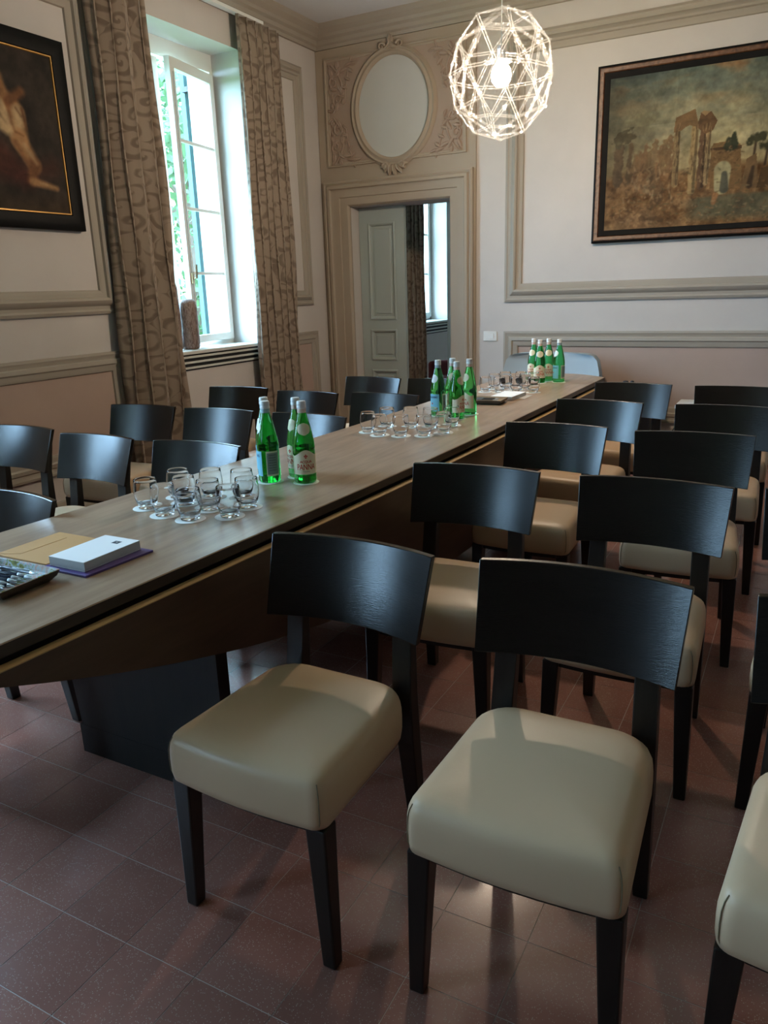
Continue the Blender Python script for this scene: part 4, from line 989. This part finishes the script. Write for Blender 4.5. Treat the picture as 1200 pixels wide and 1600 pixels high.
# ------------------------------------------------------------------ vases on the sill
def vase(name, x, y, prof, label):
    q = MB(); q.lathe(prof, 28); o = obj(name, q, M['vase'], smooth=True, angle=60, loc=(x, y, 0.9925)); tag(o, label, 'vase')
vase('vase', -4.20, 4.655, [(0.05, 0), (0.065, 0.006), (0.072, 0.03), (0.074, 0.18), (0.074, 0.30), (0.070, 0.345), (0.056, 0.368), (0.036, 0.374), (0.034, 0.366), (0.05, 0.355)], 'brown bark-textured cylinder vase on the window sill')
vase('tall_vase', -4.225, 4.505, [(0.04, 0), (0.06, 0.01), (0.064, 0.25), (0.058, 0.46), (0.045, 0.50), (0.038, 0.50)], 'taller brown vase behind the curtain edge on the window sill')

# ------------------------------------------------------------------ things at the far end of the room
ac = thing('tub_armchair', 'light grey-blue upholstered armchair at the far end of the table', 'armchair', (-1.800, 6.10, 0))
def rbox(x0, x1, y0, y1, z0, z1): return MB().box(x0, x1, y0, y1, z0, z1)
q = MB(); rings = []
for z, w, y in ((0.30, 0.40, 0.0), (0.50, 0.405, 0.02), (0.70, 0.40, 0.05), (0.80, 0.375, 0.065), (0.838, 0.34, 0.07), (0.852, 0.28, 0.072)):
    ring = []
    for i in range(17):
        t = -1+2*i/16; ring.append((t*w, 0.12+y-0.10*t*t*0.9, z))
    for i in range(16, -1, -1):
        t = -1+2*i/16; ring.append((t*w, 0.22+y-0.10*t*t*0.9, z))
    rings.append(ring)
q.loft(rings); obj('backrest', q, M['grey_fabric'], ac, smooth=True, angle=60)
obj('seat', rbox(-0.30, 0.30, -0.24, 0.20, 0.28, 0.45), M['grey_fabric'], ac, bevel=0.04, seg=4)
for s in (-1, 1):
    obj('armrest', rbox(min(s*0.30, s*0.38), max(s*0.30, s*0.38), -0.22, 0.16, 0.28, 0.62), M['grey_fabric'], ac, bevel=0.035, seg=4)
    for yy in (-0.18, 0.14): obj('leg', leg_loft([(s*0.27, yy, 0, 0.03, 0.03), (s*0.27, yy, 0.285, 0.045, 0.045)]), M['wenge_leg'], ac)
bc = thing('equipment_case', 'black equipment case with two grip knobs against the back wall', 'case', (-1.12, 6.24, 0))
obj('body', rbox(-0.13, 0.13, -0.10, 0.10, 0, 0.585), M['black'], bc, bevel=0.02)
obj('lid', rbox(-0.02, 0.12, -0.08, 0.08, 0.585, 0.625), M['black'], bc, bevel=0.012)
for xx, rr_ in ((-0.085, 0.028), (-0.035, 0.02)):
    q = MB(); q.lathe([(rr_*0.8, 0.58), (rr_, 0.60), (rr_, 0.62), (rr_*0.7, 0.645), (0.004, 0.65)], 14, c=(xx, 0, 0)); obj('knob', q, M['black'], bc, smooth=True)
wbx = thing('storage_box', 'white box with pale lid standing against the back wall', 'box', (-0.62, 6.26, 0))
obj('body', rbox(-0.18, 0.18, -0.14, 0.14, 0, 0.46), M['white_paint'], wbx, bevel=0.01); obj('lid', rbox(-0.19, 0.19, -0.15, 0.15, 0.46, 0.495), M['white_paint'], wbx, bevel=0.008)
q = MB(); q.tube(spline([(-0.98, 6.385, 0.40), (-0.975, 6.42, 0.29), (-0.92, 6.43, 0.21), (-0.86, 6.43, 0.235), (-0.83, 6.43, 0.30), (-0.825, 6.43, 0.38)], 6), 0.005, 6)
tag(obj('cable', q, M['black'], smooth=True), 'black cable drooping between the black case and white box', 'cable')
rc = thing('maroon_armchair', 'maroon armchair in the next room seen through the doorway', 'armchair', (-3.30, 8.2, 0), -0.5)
obj('seat', rbox(-0.33, 0.33, -0.3, 0.3, 0.2, 0.42), M['maroon'], rc, bevel=0.04, seg=4); obj('backrest', rbox(-0.36, 0.36, 0.22, 0.36, 0.2, 0.66), M['maroon'], rc, bevel=0.05, seg=4)
for s in (-1, 1):
    obj('armrest', rbox(min(s*0.32, s*0.42), max(s*0.32, s*0.42), -0.3, 0.32, 0.2, 0.58), M['maroon'], rc, bevel=0.04, seg=4)
    for yy in (-0.25, 0.27): obj('leg', leg_loft([(s*0.33, yy, 0, 0.03, 0.03), (s*0.33, yy, 0.21, 0.04, 0.04)]), M['wenge_leg'], rc)

# ------------------------------------------------------------------ outside
struct(obj('terrain', MB().box(-60, -4.62, -30, 50, -0.9, -0.6), M['lawn']))
def tree(x, y, h, rad_, label, seed, n=5200):
    r = thing('tree', label, 'tree', (x, y, -0.6), 0, 'garden trees outside'); rnd = random.Random(seed)
    q = MB(); q.tube([(0, 0, 0), (0.05, 0.02, h*0.4), (0, 0.05, h*0.75)], [0.14, 0.10, 0.05], 8)
    for k in range(7):
        a = k*0.9; q.tube([(0.02, 0.02, h*(0.35+0.05*k)), (math.cos(a)*rad_*0.6, math.sin(a)*rad_*0.6, h*(0.5+0.06*k))], [0.05, 0.015], 6)
    obj('trunk', q, M['bark'], r, smooth=True)
    f = MB(); bl = [(rnd.gauss(0, rad_*0.45), rnd.gauss(0, rad_*0.45), h*rnd.uniform(0.22, 1.0), rnd.uniform(0.35, 0.7)*rad_*0.6) for _ in range(26)]
    for k in range(n):
        bx, by, bz, br = rnd.choice(bl); d = Vector((rnd.gauss(0, 1), rnd.gauss(0, 1), rnd.gauss(0, 1))).normalized()*br*rnd.uniform(0.5, 1.0)
        p = Vector((bx, by, bz))+d; a = Vector((rnd.gauss(0, 1), rnd.gauss(0, 1), rnd.gauss(0, 1))).normalized(); b = a.orthogonal().normalized(); s = rnd.uniform(0.05, 0.10)
        f.add([p-a*s, p+b*s*0.5, p+a*s, p-b*s*0.5], [(0, 1, 2, 3)])
    o = obj('foliage', f, M['leaf'], r); o['kind'] = 'stuff'
tree(-8.8, 10.0, 5.6, 2.2, 'leafy green garden tree seen through the open casement', 3)
hs = thing('neighbouring_house', 'pale pink house far across the garden outside the window', 'house', (-26, 27, -0.6))
obj('wall', rbox(-6, 6, -5, 5, 0, 5.2), M['house'], hs); q = MB(); q.add([(-6.4, -5.4, 5.2), (6.4, -5.4, 5.2), (6.4, 5.4, 5.2), (-6.4, 5.4, 5.2), (-6.4, 0, 7.4), (6.4, 0, 7.4)], [(0, 1, 5, 4), (1, 2, 5), (2, 3, 4, 5), (3, 0, 4), (3, 2, 1, 0)]); obj('roof', q, M['kraft'], hs)
